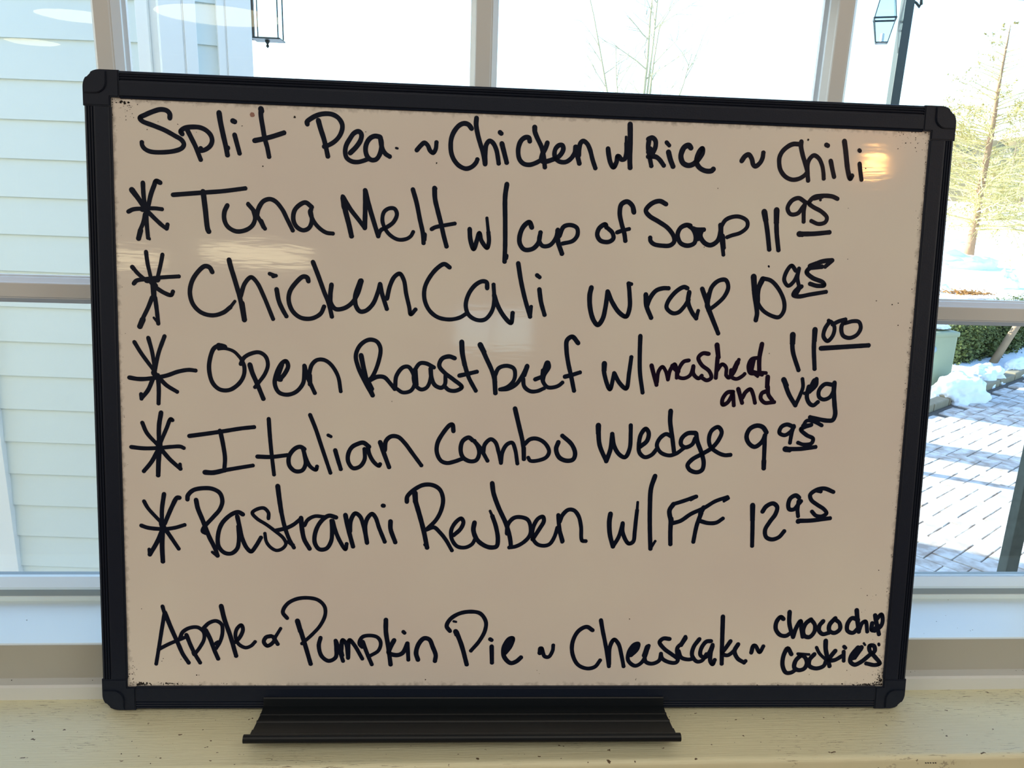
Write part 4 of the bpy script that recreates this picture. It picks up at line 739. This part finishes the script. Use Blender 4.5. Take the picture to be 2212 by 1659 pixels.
for a in ang: add_tube(bm, [cr(r1, z1, a), cr(0.034, z1+0.20, a), cr(0.012, z2, a)], 0.0026, 6)
obj('roof_bar', bm, M_METALB, t)
bm = bmesh.new()
for i in range(4):
    a, b = ang[i], ang[(i+1) % 4]
    for q in ([cr(r0*.97, z0, a), cr(r0*.97, z0, b), cr(r1*.97, z1, b), cr(r1*.97, z1, a)], [cr(r1*.97, z1, a), cr(r1*.97, z1, b), cr(.033, z1+.2, b), cr(.033, z1+.2, a)]):
        vs = [bm.verts.new(v) for v in q]; vs2 = [bm.verts.new(v*0.985+Vector((0, 0, v.z*0.015))) for v in q]
        bm.faces.new(vs); bm.faces.new(vs2[::-1])
        for k in range(4): bm.faces.new((vs[k], vs[(k+1) % 4], vs2[(k+1) % 4], vs2[k]))
obj('glass_panel', bm, M_LGLASS, t)
bm = bmesh.new(); add_lathe(bm, [(0.011, z0+0.004), (0.011, z0+0.045), (0.009, z0+0.05)], seg=12); obj('candle_sleeve', bm, M_VINYL_OUT, t)
bm = bmesh.new(); add_lathe(bm, [(0.022, z2-.01), (0.018, z2+.02), (0.006, z2+.03), (0.006, z2+.05)], seg=12); obj('lantern_cap', bm, M_METALB, t)

# near porch post at the right edge
t = empty('porch_post', (2.143, 2.625, G)); tag(t, 'mossy grey green square post at the lower right edge', 'post')
box('post_shaft', (-0.024, 0.024, -0.024, 0.024, 0.0, 2.9), M_POST, t, 0.004)
box('post_base', (-0.045, 0.045, -0.045, 0.045, 0.0, 0.10), M_POST, t, 0.005)

# unseen square piers behind the board, added to throw the broad shadow bands
def pier(x, y, w, h, lab):
    t = empty('shadow_pier', (x, y, G), (0, 0, R(-28.6))); tag(t, lab, 'pier')
    box('pier_body', (-w/2, w/2, -w/2, w/2, 0, h), M_STONE, t, 0.01)
    box('pier_cap', (-w/2-.03, w/2+.03, -w/2-.03, w/2+.03, h, h+0.06), M_STONE, t, 0.012)
pier(0.15, 6.66, 0.36, 1.78, 'unseen square stone pier with a flat cap, added for its shadow, nearer the house')
pier(0.75, 7.85, 0.62, 1.70, 'unseen broad stone pier with a flat cap, added for its shadow, beside the snow')

# ================================================================== ground, patio, snow
struct(box('ground', (-120, 220, 0.76, 300, G-0.9, G-0.055), M_SNOW))
TH = R(36.5)
U = Vector((math.cos(TH), math.sin(TH))); V = Vector((-math.sin(TH), math.cos(TH)))
patio = empty('patio', (0, 0, G)); patio['kind'] = 'structure'; patio['label'] = 'herringbone brick paver patio dusted with salt'
def pt(u, v): return U*u + V*v
bm = bmesh.new()
q = [pt(-3.0, 2.44), pt(9.5, 2.44), pt(9.5, -6.5), pt(2.0, -6.5)]
q = [Vector((-5.5, 0.76)), Vector((11.0, 0.76)), pt(9.5, 2.44) + Vector((3, 0)), pt(9.5, 2.44), pt(0.5, 2.44), Vector((-5.5, 3.0))]
vs = [bm.verts.new((p.x, p.y, -0.05)) for p in q]; vs2 = [bm.verts.new((p.x, p.y, -0.012)) for p in q]
bm.faces.new(vs[::-1]); bm.faces.new(vs2)
for k in range(len(q)): bm.faces.new((vs[k], vs[(k+1) % len(q)], vs2[(k+1) % len(q)], vs2[k]))
obj('joint_sand', bm, M_JOINT, patio)
Mod = 0.0955
pm = {}
for key, (du, dv) in {'h': (2, 1), 'v': (1, 2)}.items():
    bm = bmesh.new(); g = 0.0035; add_box(bm, g, du*Mod-g, g, dv*Mod-g, -0.05, 0.0, 0.003)
    me = bpy.data.meshes.new('paver'); bmesh.ops.recalc_face_normals(bm, faces=bm.faces); bm.to_mesh(me); bm.free(); me.materials.append(M_PAVER); pm[key] = me
near = [Vector(p) for p in ((2.02, 3.02), (2.74, 3.02), (5.35, 6.60), (4.12, 6.55))]
def inside(p, poly):
    s = None
    for i in range(len(poly)):
        a, b = poly[i], poly[(i+1) % len(poly)]
        c = (b.x-a.x)*(p.y-a.y)-(b.y-a.y)*(p.x-a.x)
        if s is None: s = c > 0
        elif (c > 0) != s: return False
    return True
random.seed(11)
rest = bmesh.new(); singles = []
U0 = 4.045
for a in range(-60, 60):
    for b in range(-45, 25):
        d = (a+b) % 4
        if d not in (0, 3): continue
        # mirrored herringbone: courses step back by one module per row
        if d == 0: key, du, dv = 'h', 2, 1
        else: key, du, dv = 'v', 1, 2
        bb = b if key == 'h' else b
        u = U0 + (a)*Mod; v = bb*Mod + 0.0
        if key == 'v': v = (bb-1)*Mod
        cen = pt(u+du*Mod/2, v+dv*Mod/2)
        if v+dv*Mod > 2.42: continue
        if cen.y < 0.9 or cen.x < -0.5 or cen.y > 8.3 or cen.x > 8.0: continue
        dz = random.uniform(-0.0022, 0.0022)
        if inside(cen, near): singles.append((key, pt(u, v), dz))
        else:
            M_ = Matrix.Translation((pt(u, v).x, pt(u, v).y, dz)) @ Matrix.Rotation(TH, 4, 'Z')
            g = 0.0035
            c = [(g, g), (du*Mod-g, g), (du*Mod-g, dv*Mod-g), (g, dv*Mod-g)]
            lo = [rest.verts.new(M_ @ Vector((x, y, -0.03))) for x, y in c]; hi = [rest.verts.new(M_ @ Vector((x+(0.003 if x < .02 else -.003), y+(0.003 if y < .02 else -.003), 0))) for x, y in c]
            rest.faces.new(hi)
            for k in range(4): rest.faces.new((lo[k], lo[(k+1) % 4], hi[(k+1) % 4], hi[k]))
print('single pavers', len(singles))
for key, p, dz in singles[:300]:
    o = link('paver', pm[key], None, patio, (p.x, p.y, dz)); o.rotation_euler = (0, 0, TH)
o = obj('paver_field', rest, M_PAVER, patio); o['kind'] = 'stuff'

# kerb stones along the far edge of the patio
kerb = empty('kerb', (pt(3.6, 2.45).x, pt(3.6, 2.45).y, G), (0, 0, TH)); kerb['kind'] = 'structure'; kerb['label'] = 'stone edging kerb between patio and snow'
random.seed(5)
u = 0.0
while u < 7.2:
    w = random.uniform(0.30, 0.44)
    box('kerb_stone', (u, u+w-0.012, 0, 0.10, -0.05, 0.05+random.uniform(-.008, .008)), M_KERB, kerb, 0.01)
    u += w

def snow_mesh(name, fn, x0, x1, y0, y1, nx, ny, lab, cat=None, kind=None, m=None):
    bm = bmesh.new(); g = []
    for j in range(ny+1):
        row = []
        for i in range(nx+1):
            x = x0+(x1-x0)*i/nx; y = y0+(y1-y0)*j/ny
            row.append(bm.verts.new((x, y, fn(x, y))))
        g.append(row)
    for j in range(ny):
        for i in range(nx): bm.faces.new((g[j][i], g[j][i+1], g[j+1][i+1], g[j+1][i]))
    # skirt
    o = obj(name, bm, m or M_SNOW, None, smooth=True, flip_fix=False)
    if kind: o['kind'] = kind
    if cat: o['category'] = cat
    o['label'] = lab
    return o
def fbm(x, y, s, o=4):
    return sum(noise.noise(Vector((x*s*2**k, y*s*2**k, 3.3)))/2**k for k in range(o))
def ground_snow(x, y):
    v = Vector((x, y)).dot(V)
    e = max(0.0, min(1.0, (v-2.52)/0.25))
    return G - 0.055 + e*(0.10 + 0.05*fbm(x, y, 0.5) + 0.02*fbm(x, y, 2.2, 3)) + max(0, (y-14)*0.004)*e
snow_mesh('snow_ground', ground_snow, -3, 16, 5.2, 20.0, 150, 130, 'snow lying on the lawn beyond the patio', kind='structure')
snow_mesh('snow_field', lambda x, y: G + 0.02 + 0.10*fbm(x, y, 0.12, 3) + max(0, (y-20)*0.012), -60, 90, 19.8, 110, 100, 70, 'open snow field between the lawn and the hill', kind='structure')

def heap(cx, cy, rx, ry, h, rot, seed, lab):
    bm = bmesh.new()
    bmesh.ops.create_icosphere(bm, subdivisions=5, radius=1.0)
    c, s = math.cos(rot), math.sin(rot)
    for v in list(bm.verts):
        n = noise.noise(v.co*1.7+Vector((seed, 0, 0)))*0.30 + noise.noise(v.co*4+Vector((seed, 5, 0)))*0.14 + noise.noise(v.co*11+Vector((0, seed, 0)))*0.06
        p = v.co*(1+n)
        x, y, z = p.x*rx, p.y*ry, max(-0.15, p.z)*h
        v.co = Vector((x*c-y*s, x*s+y*c, z))
    o = obj('snow_heap', bm, M_SNOW, None, (cx, cy, G), smooth=True)
    tag(o, lab, 'snow heap'); return o
heap(4.40, 6.36, 0.34, 0.20, 0.19, TH, 1.0, 'shovelled snow heap in front of the green utility box')
heap(5.02, 6.98, 0.32, 0.18, 0.15, TH, 2.2, 'small rounded snow heap between utility box and hedge')
heap(5.72, 7.40, 0.36, 0.13, 0.12, TH, 4.1, 'long low snow bank at the foot of the hedge')
heap(8.2, 13.2, 0.5, 0.35, 0.16, 0.3, 6.1, 'low snow mound under the brown leaf clump')
heap(10.1, 13.9, 0.24, 0.20, 0.34, 0.2, 7.7, 'small snow capped stump in the open snow')
heap(11.2, 17.2, 1.1, 0.5, 0.42, 0.1, 8.8, 'rounded snow mound left of the pine trunk')

# utility box
t = empty('utility_box', (4.50, 6.66, G), (0, 0, R(8))); tag(t, 'pale green metal utility box half buried in snow by the hedge', 'utility box')
box('cabinet', (-0.46, 0.0, 0.0, 0.36, 0.0, 0.50), M_UTIL, t, 0.02)
box('lid', (-0.475, 0.012, -0.012, 0.375, 0.47, 0.52), M_UTIL, t, 0.02)
bm = bmesh.new(); bmesh.ops.create_uvsphere(bm, u_segments=12, v_segments=8, radius=0.03, matrix=Matrix.Translation((-0.235, -0.005, 0.36)) @ Matrix.Diagonal((1, .5, 1, 1))); obj('lock_knob', bm, M_GASKET, t)
o = heap(0, 0, 0.16, 0.15, 0.07, 0, 9.0, 'cap of snow lying on the green utility box'); o.location = (4.32, 6.82, G+0.545); o['category'] = 'snow'

# leafy hedge
def leaf_mass(name, n, fn, size, m, parent=None, seed=1):
    random.seed(seed); bm = bmesh.new()
    for _ in range(n):
        p, nrm = fn()
        a = random.uniform(0, 2*PI); s = size*random.uniform(.6, 1.4)
        t1 = Vector((math.cos(a), math.sin(a), random.uniform(-.6, .6))).normalized(); t2 = nrm.cross(t1).normalized()
        c = [p-t1*s, p+t2*s*.5+nrm*s*.2, p+t1*s, p-t2*s*.5+nrm*s*.2]
        vs = [bm.verts.new(q) for q in c]
        bm.faces.new((vs[0], vs[1], vs[3])); bm.faces.new((vs[1], vs[2], vs[3]))
    return obj(name, bm, m, parent, flip_fix=False)
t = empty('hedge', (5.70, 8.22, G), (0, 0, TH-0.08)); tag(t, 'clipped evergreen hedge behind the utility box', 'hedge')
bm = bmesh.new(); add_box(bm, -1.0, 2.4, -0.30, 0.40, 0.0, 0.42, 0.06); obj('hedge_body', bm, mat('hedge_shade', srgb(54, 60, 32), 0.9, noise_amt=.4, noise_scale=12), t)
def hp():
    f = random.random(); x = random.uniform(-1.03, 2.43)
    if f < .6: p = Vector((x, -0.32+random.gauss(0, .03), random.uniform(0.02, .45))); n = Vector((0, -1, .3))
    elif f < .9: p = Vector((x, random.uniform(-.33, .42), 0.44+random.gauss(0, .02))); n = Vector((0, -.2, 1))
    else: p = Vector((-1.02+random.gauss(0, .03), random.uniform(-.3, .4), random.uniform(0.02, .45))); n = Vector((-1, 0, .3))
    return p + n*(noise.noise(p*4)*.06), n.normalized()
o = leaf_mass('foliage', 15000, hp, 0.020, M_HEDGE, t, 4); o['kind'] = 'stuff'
# leaning bare board in front of the hedge
bm = bmesh.new(); add_tube(bm, [(5.52, 7.56, G+0.02), (5.72, 7.66, G+0.28), (5.97, 7.78, G+0.60)], [0.040, 0.036, 0.030], 10)
tag(obj('wooden_stake', bm, M_STAKE, smooth=True), 'pale brown leaning tree stake in front of the hedge', 'stake')
# clump of dead leaves on the snow
def lp_():
    x = random.gauss(0, .20); return Vector((8.35+x, 12.35+random.gauss(0, .06), G+0.10+abs(random.gauss(0, .03)))), Vector((0, -.5, 1)).normalized()
o = leaf_mass('leaf_clump', 420, lp_, 0.03, M_LEAF, None, 6); tag(o, 'clump of brown dead leaves lying on the snow', 'leaves', kind='stuff')

# ================================================================== trees and the hill
def branch_rec(tw, nd, p, d, length, rad, depth, spread, seg=4, droop=0.0, nsub=5, needle=0):
    pts = [p.copy()]; dd = d.normalized()
    N = 4
    for i in range(N):
        dd = (dd + Vector((random.gauss(0, .10), random.gauss(0, .10), random.gauss(0, .07)-droop))).normalized()
        pts.append(pts[-1]+dd*length/N)
    add_tube(tw, pts, [rad*(1-.75*i/N) for i in range(N+1)], seg, cap=False)
    if depth > 0:
        for k in range(nsub):
            f = random.uniform(.2, 1.0); i = min(N-1, int(f*N)); q = pts[i].lerp(pts[i+1], f*N-i)
            ax = Vector((random.gauss(0, 1), random.gauss(0, 1), random.gauss(0, .6))).normalized()
            nd_ = (dd + ax*spread).normalized()
            branch_rec(tw, nd, q, nd_, length*random.uniform(.35, .6)*(1.1-f*.4), rad*.45, depth-1, spread, 3, droop, max(3, nsub-1), needle)
    if needle and depth <= 1 and nd is not None:
        for k in range(needle):
            f = random.random(); i = min(N-1, int(f*N)); q = pts[i].lerp(pts[i+1], f*N-i)
            s = random.uniform(.02, .05); a = Vector((random.gauss(0, 1), random.gauss(0, 1), random.gauss(0, 1))).normalized(); b = a.cross(Vector((.3, .7, .2))).normalized()
            vs = [nd.verts.new(q+a*s), nd.verts.new(q-a*s*.5+b*s*.3), nd.verts.new(q-a*s*.5-b*s*.3), nd.verts.new(q+b.cross(a)*s*.3)]
            nd.faces.new(vs[:3]); nd.faces.new((vs[0], vs[1], vs[3]))
def pine(name, x, y, h, rtrunk, zlow, blen, n, lab, seed, group=None, needle=3):
    random.seed(seed)
    t = empty(name, (x, y, G)); tag(t, lab, 'tree', group)
    bm = bmesh.new(); pts = []; rr = []
    for i in range(15):
        f = i/14; pts.append(Vector((noise.noise(Vector((f*3, seed, 0)))*.10, 0, h*f))); rr.append(rtrunk*(1-f)**.75*(1.25 if i == 0 else 1)+.008)
    add_tube(bm, pts, rr, 10); obj('trunk', bm, M_BARK, t, smooth=True)
    tw = bmesh.new(); nd = bmesh.new()
    for i in range(n):
        f = (i+.5)/n; z = zlow+(h-zlow)*f**1.12; a = random.uniform(0, 2*PI)
        L = blen*(1-f)**.75*random.uniform(.7, 1.15)+.12
        base = Vector((noise.noise(Vector((z/h*3, seed, 0)))*.10, 0, z))
        nd_now = needle if z < h*0.66 else (needle if random.random() < .14 else 0)
        branch_rec(tw, nd, base, Vector((math.cos(a), math.sin(a), random.uniform(-.05, .30)+f*.3)), L, .020*(1-f)+.006, 2, .75, 4, .02, 6 if z < h*.66 else 3, nd_now)
    o = obj('branches', tw, M_TWIG, t, flip_fix=False); o['kind'] = 'stuff'
    o = obj('needles', nd, M_NEEDLE, t, flip_fix=False); o['kind'] = 'stuff'
    return t
pine('pine_tree', 13.10, 19.60, 5.6, 0.11, 0.75, 2.3, 165, 'tall sparse pine with pale yellow branches at the right edge', 21)
pine('pine_tree', 18.9, 23.2, 6.4, 0.14, 0.6, 2.6, 90, 'second pine just beyond the right edge, its branches reaching in', 22)
pine('pine_tree', 14.0, 27.6, 4.1, 0.08, 0.4, 2.3, 90, 'shorter pine behind the tall one, half hidden by the whiteboard', 23)
def bare(name, x, y, h, lab, seed, stems, group=None, ns=6, z0=0.9):
    random.seed(seed); t = empty(name, (x, y, G)); tag(t, lab, 'tree', group)
    bm = bmesh.new(); tw = bmesh.new()
    for dx, dy, hh, r in stems:
        pts = [Vector((0, 0, 0))]
        N = 7
        for i in range(1, N+1):
            f = i/N; pts.append(Vector((dx*f**1.1+noise.noise(Vector((f*4, seed, dx)))*.12, dy*f, hh*f)))
        add_tube(bm, pts, [r*(1-.8*i/N) for i in range(N+1)], 7)
        for k in range(ns*3):
            f = random.uniform(.3, 1); i = min(N-1, int(f*N)); q = pts[i].lerp(pts[i+1], f*N-i)
            a = random.uniform(0, 2*PI)
            branch_rec(tw, None, q, Vector((math.cos(a)*.8, math.sin(a)*.8, random.uniform(.4, 1.2))), h*.20*random.uniform(.6, 1.2), r*.30, 2, .6, 3, 0, 4)
    obj('trunk', bm, M_BTWIG, t, smooth=True)
    o = obj('branches', tw, M_BTWIG, t, flip_fix=False); o['kind'] = 'stuff'
bare('bare_tree', 3.95, 18.0, 5.5, 'pale leafless tree with several stems above the middle of the board', 31,
     [(0.10, 0, 5.9, .060), (0.35, .3, 5.0, .045), (-1.35, .2, 5.9, .040), (1.1, .2, 4.4, .035), (-.7, -.3, 4.4, .035), (.25, 0, 6.3, .04)], ns=4)
# distant bushes and trees along the field
far = [(30.0, 44.0, 3.6, 1), (33.5, 50.0, 4.4, 2), (36.5, 47.0, 3.2, 3), (39.5, 56.0, 5.0, 4), (34.5, 41.0, 2.6, 5), (43.5, 60.0, 5.2, 6)]
labs = ['round pale yellow tree on the far side of the snow field, leftmost', 'taller olive tree behind the pine trunk on the far field', 'low ochre shrub tree on the far field right of the pine trunk',
        'large hazy tree at the foot of the hill', 'smallest distant shrub at the near side of the far field', 'farthest pale tree merging into the hill']
for (x, y, h, sd), lb in zip(far, labs):
    random.seed(100+sd); t = empty('distant_tree', (x, y, G+max(0, (y-20)*0.012))); tag(t, lb, 'tree', 'distant trees across the snow field')
    bm = bmesh.new(); add_tube(bm, [(0, 0, 0), (.05, 0, h*.5), (0, 0, h*.9)], [.12, .08, .03], 6); obj('trunk', bm, M_BARK, t)
    nd = bmesh.new(); tw = bmesh.new()
    for i in range(34):
        f = random.random(); a = random.uniform(0, 2*PI)
        branch_rec(tw, None, Vector((0, 0, h*(.12+.75*f))), Vector((math.cos(a), math.sin(a), random.uniform(0, .9))), h*.48*(1-f*.6), .035, 2, .8, 3, 0, 5)
    o = obj('branches', tw, M_TWIG if sd % 2 else M_BTWIG, t, flip_fix=False); o['kind'] = 'stuff'
def hill_fn(x, y):
    f = max(0, min(1, (y-70)/30)); f = f*f*(3-2*f)
    base = 8.6 + 2.2*noise.noise(Vector((x*.02, 0, 1))) - 0.02*abs(x-50)
    return G + f*base + f*(0.9*fbm(x, y, .35, 4))
snow_mesh('hill', hill_fn, -90, 170, 66, 118, 330, 60, 'wooded brown hill on the horizon', kind='structure', m=M_HILL)
